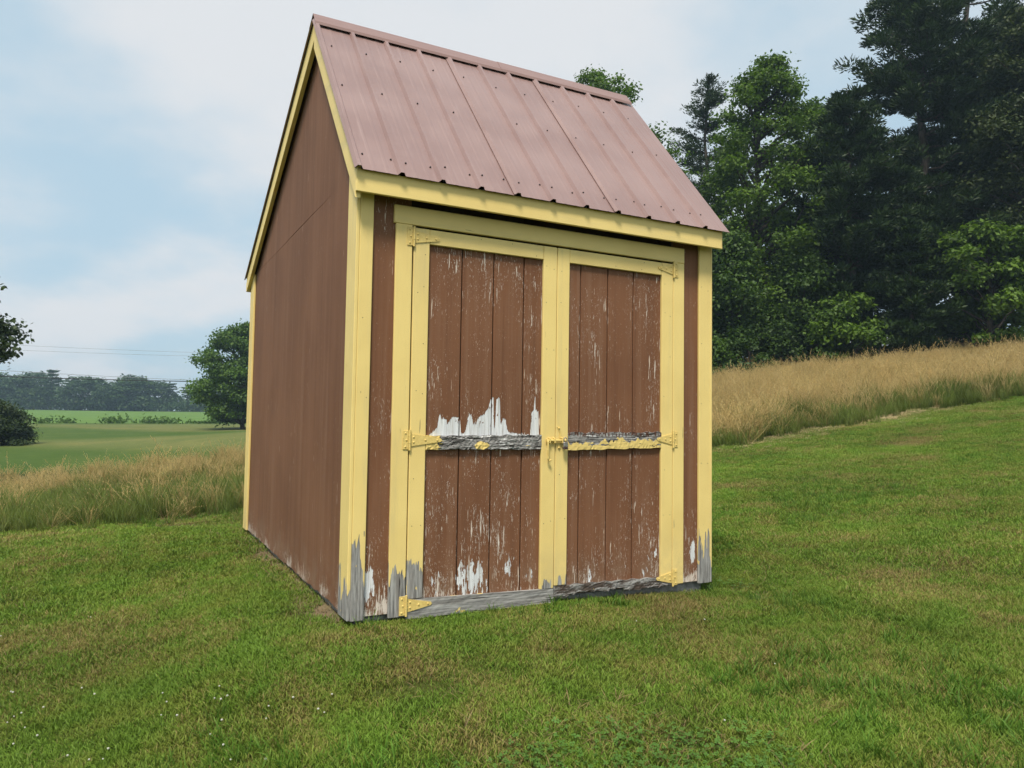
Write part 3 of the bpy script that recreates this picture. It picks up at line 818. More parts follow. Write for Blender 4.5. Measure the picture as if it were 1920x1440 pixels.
# ------------------------------------------------------------------ grass
def blade_mat(name, cols, dry_cols, trans=.35, patch=.9, dry_bias=0.0, dry_attr=False):
    """cols: base, tip colours; dry patches follow a noise over the ground (where the turf itself is dry)"""
    ma, nt, out = material(name)
    g, x, y, z = nt.pos()
    h = nt.attr('h').outputs['Fac']; tone = nt.attr('tone').outputs['Fac']
    rnd = nt.node('ShaderNodeObjectInfo').outputs['Random']
    flat = nt.node('ShaderNodeMapping'); nt.put(flat.inputs['Vector'], g); flat.inputs['Scale'].default_value = (1, 1, 0)
    n1 = nt.noise(flat.outputs[0], patch, 4, .55); n2 = nt.noise(flat.outputs[0], 3.4, 3, .6, loc=(5, 2, 0))
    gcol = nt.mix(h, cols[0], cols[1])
    gcol = nt.mix(nt.math('MULTIPLY', tone, .6), gcol, nt.mix(h, cols[2], cols[3]))
    gcol = nt.mix(nt.math('MULTIPLY', nt.step(n2, .40, .66), .75), gcol, nt.mix(h, cols[4], cols[5]))
    dcol = nt.mix(h, dry_cols[0], dry_cols[1])
    dr = nt.math('ADD', nt.math('MULTIPLY', n1, .72), nt.math('MULTIPLY', n2, .28))
    dr = nt.math('ADD', dr, nt.math('MULTIPLY', nt.math('SUBTRACT', rnd, .5), .22))
    dr = nt.math('ADD', dr, nt.math('MULTIPLY', nt.math('SUBTRACT', tone, .5), .20))
    dry = nt.step(nt.math('ADD', dr, dry_bias), .54, .64)
    c = nt.mix(dry, gcol, dcol)
    v = nt.math('ADD', .80, nt.math('MULTIPLY', rnd, .30))
    v = nt.math('ADD', v, nt.math('MULTIPLY', nt.math('SUBTRACT', nt.noise(flat.outputs[0], .45, 4, .6, loc=(3, 8, 0)), .45), .9))
    c = nt.mix(1.0, c, nt.node('ShaderNodeCombineColor', {0: v, 1: v, 2: v}).outputs[0], 'MULTIPLY')
    d = nt.node('ShaderNodeBsdfPrincipled'); nt.put(d.inputs['Base Color'], c); d.inputs['Roughness'].default_value = .6
    d.inputs['Specular IOR Level'].default_value = .22
    tr = nt.node('ShaderNodeBsdfTranslucent'); nt.put(tr.inputs['Color'], c)
    mxs = nt.node('ShaderNodeMixShader', {0: trans}); nt.l.new(d.outputs[0], mxs.inputs[1]); nt.l.new(tr.outputs[0], mxs.inputs[2])
    nt.l.new(mxs.outputs[0], out.inputs['Surface'])
    return ma
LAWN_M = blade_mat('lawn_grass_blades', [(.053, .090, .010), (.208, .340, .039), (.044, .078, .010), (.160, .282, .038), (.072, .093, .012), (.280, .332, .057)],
                   [(.090, .066, .022), (.35, .28, .10)], .25, .8, -.022)  # blade feet darkened, painting shade into the gaps between blades
LUSH_M = blade_mat('lush_grass_blades', [(.045, .095, .012), (.135, .275, .030), (.045, .09, .014), (.125, .25, .036), (.055, .10, .012), (.155, .265, .038)],
                   [(.06, .08, .02), (.16, .18, .05)], .35, .8, -.10)
CLOV_M = blade_mat('clover_leaves', [(.040, .090, .016), (.100, .205, .034), (.04, .085, .018), (.095, .195, .04), (.04, .085, .016), (.11, .21, .036)],
                   [(.05, .08, .02), (.11, .16, .04)], .3, .8, -.12)
STRAW_M = blade_mat('dry_thatch', [(.11, .075, .032), (.30, .225, .10), (.10, .07, .03), (.23, .17, .08), (.11, .08, .03), (.25, .19, .08)],
                    [(.10, .07, .03), (.28, .21, .10)], .2)
HAY_M = blade_mat('cut_hay', [(.20, .15, .07), (.52, .42, .22), (.18, .13, .06), (.46, .36, .19), (.2, .15, .07), (.5, .38, .2)],
                    [(.2, .15, .07), (.55, .44, .24)], .2)
MGREEN_M = blade_mat('meadow_green_blades', [(.055, .090, .014), (.175, .235, .044), (.05, .08, .014), (.135, .19, .040), (.065, .09, .015), (.21, .225, .058)],
                     [(.07, .07, .018), (.21, .18, .06)], .35, .5, -.07)
MDRY_M = blade_mat('meadow_dry_stems', [(.14, .125, .035), (.56, .42, .17), (.15, .12, .04), (.62, .49, .22), (.16, .12, .035), (.53, .35, .135)],
                   [(.15, .11, .04), (.60, .45, .21)], .3, .35, -.02)
def blades(n, spread, hmin, hmax, wid, lean, rs, seed_head=0.0, curve=.5):
    """one tuft: curved tapering blades of two segments"""
    V_, T_, H_, tone = [], [], [], []
    for i in range(n):
        a = rs.uniform(0, 2*math.pi); r_ = spread*math.sqrt(rs.random())
        bx_, by_ = r_*math.cos(a), r_*math.sin(a)
        ht = rs.uniform(hmin, hmax)*(1 if rs.random() > .1 else 1.35)
        da = rs.uniform(0, 2*math.pi); ln = lean*rs.uniform(.2, 1)*ht
        ex, ey = math.cos(da)*ln, math.sin(da)*ln
        wa = rs.uniform(0, 2*math.pi); wx, wy = math.cos(wa)*wid*.5*rs.uniform(.7, 1.3), math.sin(wa)*wid*.5
        t_ = rs.random(); k = len(V_)
        f1, f2 = .45, .8
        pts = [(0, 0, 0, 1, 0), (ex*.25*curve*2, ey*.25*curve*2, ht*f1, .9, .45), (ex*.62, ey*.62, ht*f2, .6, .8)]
        for (dx, dy, dz, ww, hh) in pts:
            V_ += [(bx_+dx-wx*ww, by_+dy-wy*ww, dz), (bx_+dx+wx*ww, by_+dy+wy*ww, dz)]; H_ += [hh, hh]; tone += [t_, t_]
        V_.append((bx_+ex, by_+ey, ht)); H_.append(1.0); tone.append(t_)
        T_ += [(k, k+1, k+3), (k, k+3, k+2), (k+2, k+3, k+5), (k+2, k+5, k+4), (k+4, k+5, k+6)]
        if rs.random() < seed_head:      # a nodding panicle near the tip
            for q in range(7):
                f = .76+.036*q; k = len(V_)
                cx, cy, cz = bx_+ex*f*f, by_+ey*f*f, ht*f
                aa = rs.uniform(0, 6.28); s = ht*.016*rs.uniform(.8, 1.4)+.003
                V_ += [(cx, cy, cz), (cx+math.cos(aa)*s, cy+math.sin(aa)*s, cz+s*1.1), (cx+math.cos(aa)*s*.3, cy+math.sin(aa)*s*.3, cz+s*2.1)]
                H_ += [1, 1, 1]; tone += [t_]*3; T_.append((k, k+1, k+2))
    return np.array(V_), np.array(T_), np.array(H_), np.array(tone)
def clover(n, spread, rs):
    V_, T_, H_, tone = [], [], [], []
    for i in range(n):
        a = rs.uniform(0, 6.28); r_ = spread*math.sqrt(rs.random()); cx, cy = r_*math.cos(a), r_*math.sin(a)
        z = rs.uniform(.018, .045); t_ = rs.random(); a0 = rs.uniform(0, 6.28); tx, ty = rs.uniform(-.35, .35), rs.uniform(-.35, .35)
        for q in range(3):
            aa = a0+q*2.094; s = rs.uniform(.006, .010); k = len(V_)
            for (f, w_) in ((0, 0), (.7, -.55), (1.15, 0), (.7, .55)):
                dx = s*(f*math.cos(aa)-w_*math.sin(aa)); dy = s*(f*math.sin(aa)+w_*math.cos(aa))
                V_.append((cx+dx, cy+dy, z+dx*tx+dy*ty)); H_.append(.5+.5*min(f, 1)); tone.append(t_)
            T_ += [(k, k+1, k+2), (k, k+2, k+3)]
    return np.array(V_), np.array(T_), np.array(H_), np.array(tone)
def tuft_collection(name, makers, mat):
    c_ = bpy.data.collections.new(name)
    for i, d_ in enumerate(makers):
        me = fast_mesh(name, d_[0], d_[1], {'h': d_[2], 'tone': d_[3]}); me.materials.append(mat)
        c_.objects.link(bpy.data.objects.new(name, me))
    return c_
rs = random.Random(5)
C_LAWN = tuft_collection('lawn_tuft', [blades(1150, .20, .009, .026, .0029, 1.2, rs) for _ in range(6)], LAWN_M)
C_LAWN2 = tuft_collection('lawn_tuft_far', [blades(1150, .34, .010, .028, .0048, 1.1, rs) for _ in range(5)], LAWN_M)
C_LUSH = tuft_collection('lush_tuft', [blades(26, .05, .028, .072, .0044, 1.0, rs) for _ in range(5)], LUSH_M)
C_CLOV = tuft_collection('clover_tuft', [clover(14, .07, rs) for _ in range(5)], CLOV_M)
C_STRAW = tuft_collection('straw_tuft', [blades(14, .06, .008, .026, .003, 2.6, rs) for _ in range(4)], STRAW_M)
C_HAY = tuft_collection('hay_tuft', [blades(60, .16, .008, .03, .006, 4.0, rs) for _ in range(4)], HAY_M)
C_MGREEN = tuft_collection('meadow_green_tuft', [blades(46, .16, .22, .52, .010, .75, rs) for _ in range(5)], MGREEN_M)
C_MDRY = tuft_collection('meadow_dry_tuft', [blades(40, .18, .42, .78, .0065, .55, rs, .75) for _ in range(6)], MDRY_M)
C_MFLOP = tuft_collection('meadow_bent_tuft', [blades(34, .14, .40, .62, .008, 1.5, rs, .5, .8) for _ in range(5)], MDRY_M)

def scatter(name, V_, F_, dens, coll, smin, smax, tilt, seed, label, cat='grass', hs=None):
    keep = dens[F_].max(1) > 0
    F2 = F_[keep]; used = np.unique(F2); remap = np.zeros(len(V_), int); remap[used] = np.arange(len(used))
    me = fast_mesh(name, V_[used], remap[F2], {'dens': dens[used], 'hs': (np.ones(len(V_)) if hs is None else hs)[used]})
    for ob in coll.objects:
        for mm in ob.data.materials:
            if mm.name not in me.materials: me.materials.append(mm)
    o = link(name, me); tag(o, label, cat, kind='stuff')
    ng = bpy.data.node_groups.new(name+'_scatter', 'GeometryNodeTree')
    ng.interface.new_socket('Geometry', in_out='INPUT', socket_type='NodeSocketGeometry')
    ng.interface.new_socket('Geometry', in_out='OUTPUT', socket_type='NodeSocketGeometry')
    n, l = ng.nodes, ng.links
    gi, goo = n.new('NodeGroupInput'), n.new('NodeGroupOutput')
    na = n.new('GeometryNodeInputNamedAttribute'); na.data_type = 'FLOAT'; na.inputs['Name'].default_value = 'dens'
    dp = n.new('GeometryNodeDistributePointsOnFaces'); dp.distribute_method = 'RANDOM'; dp.inputs['Seed'].default_value = seed
    l.new(gi.outputs[0], dp.inputs['Mesh']); l.new(na.outputs['Attribute'], dp.inputs['Density'])
    ci = n.new('GeometryNodeCollectionInfo'); ci.inputs['Collection'].default_value = coll
    ci.inputs['Separate Children'].default_value = True; ci.inputs['Reset Children'].default_value = True
    io = n.new('GeometryNodeInstanceOnPoints'); io.inputs['Pick Instance'].default_value = True
    rv = n.new('FunctionNodeRandomValue'); rv.data_type = 'FLOAT_VECTOR'
    rv.inputs[0].default_value = (-tilt, -tilt, 0); rv.inputs[1].default_value = (tilt, tilt, 6.283); rv.inputs['Seed'].default_value = seed+1
    sv = n.new('FunctionNodeRandomValue'); sv.data_type = 'FLOAT'; sv.inputs[2].default_value = smin; sv.inputs[3].default_value = smax; sv.inputs['Seed'].default_value = seed+2
    l.new(dp.outputs['Points'], io.inputs['Points']); l.new(ci.outputs[0], io.inputs['Instance'])
    hn = n.new('GeometryNodeInputNamedAttribute'); hn.data_type = 'FLOAT'; hn.inputs['Name'].default_value = 'hs'
    mm_ = n.new('ShaderNodeMath'); mm_.operation = 'MULTIPLY'; l.new(sv.outputs[1], mm_.inputs[0]); l.new(hn.outputs['Attribute'], mm_.inputs[1])
    rr0 = n.new('FunctionNodeRotateRotation'); rr0.rotation_space = 'LOCAL'
    l.new(dp.outputs['Rotation'], rr0.inputs[0]); l.new(rv.outputs[0], rr0.inputs[1])
    l.new(rr0.outputs[0], io.inputs['Rotation']); l.new(mm_.outputs[0], io.inputs['Scale'])
    l.new(io.outputs[0], goo.inputs[0])
    o.modifiers.new('scatter', 'NODES').node_group = ng
    return o
def vnoise(l, d, f, seed):
    q = np.random.default_rng(seed); s = 0
    for i in range(7):
        a = q.uniform(0, 6.28); k = f*q.uniform(.5, 2); s = s+np.sin((l*math.cos(a)+d*math.sin(a))*k+q.uniform(0, 6.28))
    return s/7**.5/1.4
rrg, aag = polar(.8, 62, 1.03, -58, 58, .7)
GV, GF, GL, GD = polar_mesh(rrg, aag)
gx, gy = GV[:, 0], GV[:, 1]
in_shed = (gx > -.0) & (gx < W) & (gy > .03) & (gy < DP-.01)
out_shed = np.hypot(np.maximum(np.abs(gx-W/2)-W/2, 0), np.maximum(np.abs(gy-DP/2)-DP/2, 0))
hid = (in_shed) | ((gx > W*.15) & (gy > 1.0) & (gx < W) & (gy < DP))
Eg, FEg = edge_d(GL), far_edge_d(GL)
lf = sstep(-GL, .5, 3.5)
lawn = (1-sstep(GD, Eg-.25+lf*.3, Eg+.15+lf*1.6))*(~in_shed)
soil = np.where((gy > -.1) & (gy < DPs) & (gx < .2), np.exp(-((gx+.03)/.11)**2)*np.clip(.75+.5*np.sin(gy*4.1+1)*np.sin(gy*1.7), .2, 1), 0)
lawn_all = lawn
lawn = lawn*(1-.72*soil)
rad = np.hypot(GL, GD)
nA, nB, nC = vnoise(GL, GD, 1.3, 1), vnoise(GL, GD, 2.6, 2), vnoise(GL, GD, 5, 3)
thin = np.clip(.95+.18*nB+.12*nC, .7, 1.2)
near = 1-sstep(rad, 4.8, 6.5)
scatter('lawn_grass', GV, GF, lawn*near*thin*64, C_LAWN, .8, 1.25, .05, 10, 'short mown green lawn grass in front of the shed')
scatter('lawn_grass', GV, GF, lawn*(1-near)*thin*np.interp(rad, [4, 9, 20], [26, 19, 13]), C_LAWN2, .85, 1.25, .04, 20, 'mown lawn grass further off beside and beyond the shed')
lush = lawn*sstep(nA+.45*nC, .42, .95)*np.interp(rad, [2, 6, 14], [150, 85, 18])
foot = (lawn*np.exp(-(out_shed/.13)**2)*(gy < .3)*sstep(gx, .7, 1.0)*(1-sstep(gx, 1.5, 1.8)))*150
scatter('lush_grass', GV, GF, lush+foot+lawn*np.exp(-(out_shed/.10)**2)*60*np.clip(.5+nC, 0, 1), C_LUSH, .7, 1.3, .3, 30, 'longer lush green grass clumps in the lawn')
clv = lawn*sstep(vnoise(GL, GD, 1.6, 8)+.3*nC+.35*sstep(-GL, -.2, 1.8)*sstep(3.9-GD, 0, 1), .62, 1.1)*np.interp(rad, [2, 6, 9], [210, 110, 0])
scatter('clover_patches', GV, GF, clv, C_CLOV, .8, 1.3, .15, 40, 'clover leaves growing low in the lawn')
straw = lawn*sstep(-nB-.2*nC+.2*sstep(GL, .5, 3), .0, .9)*np.interp(rad, [2, 6, 10, 15], [220, 120, 50, 10]) + lawn_all*soil*260
scatter('dry_straw', GV, GF, straw, C_STRAW, .8, 1.5, .2, 50, 'dry brown thatch lying between the green blades')
hay = np.exp(-((GD-Eg+.05+.25*vnoise(GL, GD, 1.1, 31))/.42)**2)*(sstep(GL, 3.6, 4.4)*(1-sstep(GL, 8.5, 10.5)))*np.clip(.6+.7*vnoise(GL, GD, 2.2, 32), .05, 1)*150
scatter('mown_hay', GV, GF, hay, C_HAY, .8, 1.4, .1, 55, 'pale strip of cut hay along the meadow edge right of the shed')
# tall meadow behind the lawn
mead = sstep(GD, Eg-.1-lf*.5, Eg+.35+lf*1.6)*(1-sstep(GD, FEg-.6, FEg+.6))
dnear = GD-Eg
hsm = lf*np.interp(dnear, [-.5, .2, .9, 2.0, 5, 8, 12], [.10, .22, .46, .58, .64, .72, .76])+(1-lf)*np.interp(dnear, [0, 1.2, 3], [.55, .9, 1.0])
hsm = hsm*(1+.25*nB+.12*nC)
gre = mead*(lf*(.55+.45*np.clip(1.2-dnear/9, 0, 1))+(1-lf)*np.clip(1.1-dnear/2.8, .12, 1))*np.interp(rad, [6, 12, 35], [95, 55, 14])*(1+.25*nB)*(1-lf*(1-sstep(dnear, -.5, 3.0))*.75)
scatter('meadow_green_grass', GV, GF, gre, C_MGREEN, .7, 1.15, .15, 60, 'tall green meadow grass at the edge of the mown lawn', hs=hsm)
dryl = np.clip(.03+.75*sstep(dnear, 7.0, 9.5)+.22*sstep(nA, .2, .9)*sstep(dnear, .6, 1.4)*(1-sstep(dnear, 3, 4.5)), 0, 1)
dry = mead*(lf*dryl*.7+(1-lf)*(.25*sstep(dnear, .1, .8)+.75*sstep(dnear, .8, 3.2))*np.clip(.85+.4*nA, .35, 1.25))*np.interp(rad, [6, 14, 35], [20, 20, 18])
scatter('meadow_dry_grass', GV, GF, dry, C_MDRY, .65, 1.1, .12, 70, 'tall tan dry meadow grass gone to seed', hs=hsm)
flop = mead*np.exp(-((dnear-1.0)/.8)**2)*(np.exp(-((GL-4.6)/1.1)**2)*30+np.exp(-((GL+4.0)/2.2)**2)*5)
scatter('meadow_bent_grass', GV, GF, flop, C_MFLOP, .8, 1.2, .3, 80, 'bent over straw coloured grass at the meadow edge', hs=np.clip(hsm*1.2, .2, 1.0))
# white clover heads
ma, nt, out = material('white_clover_heads'); principled(nt, out, (.46, .45, .38), .8); M['white'] = ma
bm = bmesh.new(); rs = random.Random(9)
for i in range(40):
    u, v = (rs.uniform(40, 720), rs.uniform(1290, 1430)) if i < 34 else ((rs.uniform(0, 1900), rs.uniform(1150, 1420)) if i < 50 else (rs.uniform(1400, 1620), rs.uniform(1120, 1170)))
    hz = 793.5+.0151*(u-960); d_ = 3.0
    for _ in range(8):
        x, y = from_ld((u-960)/FPX*d_, d_); d_ = (CAM[2]-gz(x, y))*FPX/(v-hz)
    x, y = from_ld((u-960)/FPX*d_, d_)
    if -.1 < x < W+.1 and y > -.15: continue
    z = gz(x, y)+rs.uniform(.028, .045); s = rs.uniform(.0035, .0055)
    bmesh.ops.create_icosphere(bm, subdivisions=1, radius=s, matrix=Matrix.Translation((x, y, z))@Matrix.Diagonal((1, 1, .85, 1)))
tag(bm_obj('clover_flowers', bm, M['white'], None), 'small white clover flowers dotting the lawn', 'flowers', kind='stuff')

# ------------------------------------------------------------------ trees
def leaf_mat(name, dark, light, trans=.3, sat=None, rough=.55):
    ma, nt, out = material(name)
    g, x, y, z = nt.pos()
    tone = nt.attr('tone').outputs['Fac']
    n = nt.noise(g, .8, 3, .5)
    c = nt.mix(nt.math('ADD', nt.math('MULTIPLY', tone, .75), nt.math('MULTIPLY', nt.step(n, .35, .65), .25)), dark, light)
    d = nt.node('ShaderNodeBsdfPrincipled'); nt.put(d.inputs['Base Color'], c); d.inputs['Roughness'].default_value = rough
    d.inputs['Specular IOR Level'].default_value = .25
    tr = nt.node('ShaderNodeBsdfTranslucent'); nt.put(tr.inputs['Color'], nt.mix(1.0, c, (1.1, 1.25, .6), 'MULTIPLY'))
    mxs = nt.node('ShaderNodeMixShader', {0: trans}); nt.l.new(d.outputs[0], mxs.inputs[1]); nt.l.new(tr.outputs[0], mxs.inputs[2])
    nt.l.new(mxs.outputs[0], out.inputs['Surface'])
    return ma
LF = {'maple': leaf_mat('maple_leaves', (.030, .062, .008), (.135, .225, .024), .36),
      'maple_dark': leaf_mat('dark_maple_leaves', (.020, .046, .007), (.080, .142, .020), .30),
      'maple_mid': leaf_mat('field_tree_leaves', (.026, .060, .008), (.115, .200, .024), .32),
      'olive': leaf_mat('olive_green_leaves', (.022, .036, .009), (.062, .082, .022), .28),
      'pine': leaf_mat('pine_needles', (.009, .021, .005), (.036, .066, .014), .14),
      'pine_blue': leaf_mat('bluish_pine_needles', (.012, .026, .010), (.042, .070, .025), .14),
      'shade': leaf_mat('shrub_leaves', (.018, .038, .008), (.064, .115, .020), .28),
      'bush': leaf_mat('dark_bush_leaves', (.018, .032, .008), (.052, .080, .018), .24),
      'far': leaf_mat('far_tree_leaves', (.022, .050, .016), (.068, .120, .036), .2)}
ma, nt, out = material('grey_brown_bark')
g, x, y, z = nt.pos(); n = nt.noise(g, 9, 4, .65, vscale=(1, 1, .25))
principled(nt, out, nt.mix(nt.step(n, .3, .7), (.035, .028, .022), (.11, .09, .075)), .9, nt.bump(n, .8, .03), spec=.1); BARK = ma

def leaf_quads(c, nrm, ln, wd, rg, tone, droop=0.0):
    n = len(c)
    t = rg.normal(size=(n, 3)); t -= (t*nrm).sum(1, keepdims=True)*nrm
    t[:, 2] -= droop; t /= np.linalg.norm(t, axis=1, keepdims=True)+1e-9
    b = np.cross(nrm, t); b /= np.linalg.norm(b, axis=1, keepdims=True)+1e-9
    ln = np.asarray(ln).reshape(-1, 1); wd = np.asarray(wd).reshape(-1, 1)
    v = np.stack([c-t*ln*.5, c+b*wd*.5-t*ln*.05, c+t*ln*.5, c-b*wd*.5-t*ln*.05], 1).reshape(-1, 3)
    f = np.arange(n*4).reshape(-1, 4)
    return v, f, np.repeat(tone, 4)
def tubes(paths, seg=5):
    """paths: list of (pts (k,3), radii (k,)) -> one mesh"""
    Vs, Fs, o_ = [], [], 0
    for p, r_ in paths:
        p = np.asarray(p, float); k = len(p)
        t = np.gradient(p, axis=0); t /= np.linalg.norm(t, axis=1, keepdims=True)+1e-9
        a = np.cross(t, [.31, .87, .21]); a /= np.linalg.norm(a, axis=1, keepdims=True)+1e-9
        b = np.cross(t, a); an = np.arange(seg)*2*math.pi/seg
        ring = p[:, None]+np.asarray(r_)[:, None, None]*(a[:, None]*np.cos(an)[None, :, None]+b[:, None]*np.sin(an)[None, :, None])
        Vs.append(ring.reshape(-1, 3))
        i = np.arange(k-1)[:, None]; j = np.arange(seg)[None]; j2 = (j+1) % seg
        Fs.append((np.stack([i*seg+j, i*seg+j2, (i+1)*seg+j2, (i+1)*seg+j], -1)+o_).reshape(-1, 4)); o_ += k*seg
    return np.concatenate(Vs), np.concatenate(Fs)
def bend(a, b, rg, sag=0.0, n=6, jit=.05):
    a, b = np.asarray(a, float), np.asarray(b, float)
    t = np.linspace(0, 1, n)[:, None]; p = a+(b-a)*t
    L_ = np.linalg.norm(b-a); p[:, 2] += sag*L_*(np.sin(t[:, 0]*math.pi))
    p[1:-1] += rg.normal(size=(n-2, 3))*jit*L_*.5
    return p
def broadleaf(H, Rc, base, seed, nclump=70, nleaf=420, leaf=.16, rcl=(.55, 1.15), shape='round', ragged=.25):
    """crown and wood of a broadleaf tree of height H, crown radius Rc, lowest foliage at height base"""
    rg = np.random.default_rng(seed)
    def env(h):
        if shape == 'round': return math.sqrt(max(1-(2*h-1)**2, 0))**.8
        if shape == 'cone': return (1-h)**.75*.95+.10
        if shape == 'flat': return min(1, (1-h)**.5*1.25)*(.85+.15*min(1, h*6))
        return (1-h**2.2)**.6*(.55+.45*min(1, h*3))
    cl, wood = [], []
    tr = bend((0, 0, -.4), (rg.normal()*Rc*.08, rg.normal()*Rc*.08, H*.93), rg, 0, 8, .03)
    wood.append((tr, np.linspace(H*.02+.04, .02, 8)))
    lobes = rg.uniform(0, 6.28, 3)
    for i in range(nclump):
        h = rg.random()**.9; a = rg.uniform(0, 6.28)
        lob = 1+ragged*(math.sin(2*a+lobes[0])*.5+math.sin(3*a+lobes[1]+h*5)*.5+rg.normal()*.4)
        rho = env(h)*Rc*lob*(rg.random()**.33)
        c_ = np.array([rho*math.cos(a), rho*math.sin(a), base+(H-base)*h])
        cr = rg.uniform(*rcl)*(.65+.35*env(h))
        c_[:2] *= max(0, 1-cr/(Rc*1.6)); c_[2] -= cr*.4*h
        cl.append((c_, cr, rg.random()))
        if i % 2 == 0:
            z0 = max(c_[2]-.55*np.hypot(*c_[:2])-.3, base*.5)
            z0 = min(z0, H*.85); k = np.interp(z0, tr[:, 2], np.arange(8)); st = np.array([np.interp(k, np.arange(8), tr[:, q]) for q in range(3)])
            p = bend(st, c_, rg, .06, 6, .06); wood.append((p, np.linspace(.012*H*.5+.02, .012, 6)))
    vs, fs, ts, o_ = [], [], [], 0
    for c_, cr, tn in cl:
        n = int(nleaf*(cr/np.mean(rcl))**2)
        q = rg.normal(size=(n, 3)); q /= np.linalg.norm(q, axis=1, keepdims=True)
        rr_ = cr*(rg.random(n)**.45)[:, None]*(1+.25*rg.normal(size=(n, 1)))
        p = c_+q*rr_*np.array([1.05, 1.05, .62])
        nr = q*.5+np.array([0, 0, .75])+rg.normal(size=(n, 3))*.55; nr /= np.linalg.norm(nr, axis=1, keepdims=True)
        tone = np.clip(.22+.5*tn+rg.normal(size=n)*.16, 0, 1)
        s = leaf*rg.uniform(.65, 1.35, n)
        v, f, t = leaf_quads(p, nr, s, s*.72, rg, tone, .3)
        vs.append(v); fs.append(f+o_); ts.append(t); o_ += len(v)
    return (np.concatenate(vs), np.concatenate(fs), np.concatenate(ts)), tubes(wood)
def pine(H, Rc, base, seed, whorl=.75, per=5, ncl=7, needles=70, nl=.30, nw=.075, up=.18, gap=.1, broad=False):
    """white pine: whorls of level branches that carry plumes of needles"""
    rg = np.random.default_rng(seed)
    tr = bend((0, 0, -.4), (rg.normal()*.25, rg.normal()*.25, H), rg, 0, 10, .012)
    wood = [(tr, np.linspace(H*.014+.05, .02, 10))]
    vs, fs, ts, o_ = [], [], [], 0
    z = base
    while z < H-.3:
        h = (z-base)/(H-base)
        env = Rc*((1-h)**.75*.9+.10)*(.7+.3*min(1, h*5+.35))
        if broad: env = Rc*((1-h**2.4)*.85+.14)*(.75+.25*min(1, h*5+.35))
        for b_ in range(per):
            if rg.random() < gap: continue
            a = rg.uniform(0, 6.28); L_ = env*rg.uniform(.55, 1.18)
            st = np.array([np.interp(z, tr[:, 2], tr[:, q]) for q in range(3)])
            en = st+np.array([math.cos(a)*L_, math.sin(a)*L_, L_*(up+rg.normal()*.10)+.1])
            p = bend(st, en, rg, -.05, 6, .05); wood.append((p, np.linspace(.02+.010*L_, .008, 6)))
            tn = rg.random(); n_c = max(3, int(ncl*L_/Rc*1.4))
            for k in range(n_c):
                f = .28+.72*(k+rg.random())/n_c
                c_ = np.array([np.interp(f*5, np.arange(6), p[:, q]) for q in range(3)])
                side = rg.normal(size=3)*np.array([1, 1, .22])*L_*.14*(1.25-f*.6); c_ = c_+side
                cr = rg.uniform(.26, .52)*(.7+.1*Rc)
                n = int(needles*rg.uniform(.7, 1.3))
                q = rg.normal(size=(n, 3)); q /= np.linalg.norm(q, axis=1, keepdims=True)
                pp = c_+q*cr*(rg.random((n, 1))**.5)*np.array([1.15, 1.15, .55])
                # needles point outward and up
                dirv = q*np.array([1, 1, .6])+np.array([math.cos(a)*.5, math.sin(a)*.5, .55])+rg.normal(size=(n, 3))*.3
                dirv /= np.linalg.norm(dirv, axis=1, keepdims=True)
                nr = np.cross(dirv, rg.normal(size=(n, 3))); nr /= np.linalg.norm(nr, axis=1, keepdims=True)+1e-9
                bb = np.cross(nr, dirv); l_ = (nl*rg.uniform(.6, 1.3, n))[:, None]
                v = np.stack([pp-dirv*l_*.5, pp+bb*nw*.5, pp+dirv*l_*.5, pp-bb*nw*.5], 1).reshape(-1, 3)
                tone = np.clip(.2+.45*tn+.25*rg.random()+rg.normal(size=n)*.12+.2*(q[:, 2]), 0, 1)
                vs.append(v); fs.append(np.arange(n*4).reshape(-1, 4)+o_); ts.append(np.repeat(tone, 4)); o_ += n*4
        z += whorl*rg.uniform(.7, 1.3)
    return (np.concatenate(vs), np.concatenate(fs), np.concatenate(ts)), tubes(wood)
def plant_tree(name, data, mat, loc, rz, label, cat='tree', group=None, sc=(1, 1, 1), trunk='trunk'):
    (v, f, t), (wv, wf) = data if isinstance(data[0], tuple) else data
    key = id(data)
    if key not in plant_tree.cache:
        me = fast_mesh('crown', v, f, {'tone': t}); me.materials.append(mat)
        we = fast_mesh(trunk, wv, wf, smooth=True); we.materials.append(BARK)
        plant_tree.cache[key] = (me, we, data)
    me, we, _ = plant_tree.cache[key]
    r_ = empty(name, loc, rz); r_.scale = sc
    link('crown', me, None, r_); link(trunk, we, None, r_)
    tag(r_, label, cat, group)
    return r_
plant_tree.cache = {}
def spot(u, d):
    x, y = from_ld((u-960)/FPX*d, d); return x, y, gz(x, y)
def ztop(u, v, d): return CAM[2]+(793.5+.0151*(u-960)-v)/FPX*d
def put(kind, name, u, d, vtop, hw, matk, label, seed, group=None, cat='tree', **kw):
    x, y, z = spot(u, d); H = ztop(u, vtop, d)-z
    fn = pine if kind == 'pine' else broadleaf
    data = fn(H, hw/FPX*d, kw.pop('base', H*.12), seed, **kw)
    return plant_tree(name, data, LF[matk], (x, y, z-.05), 0, label, cat, group)

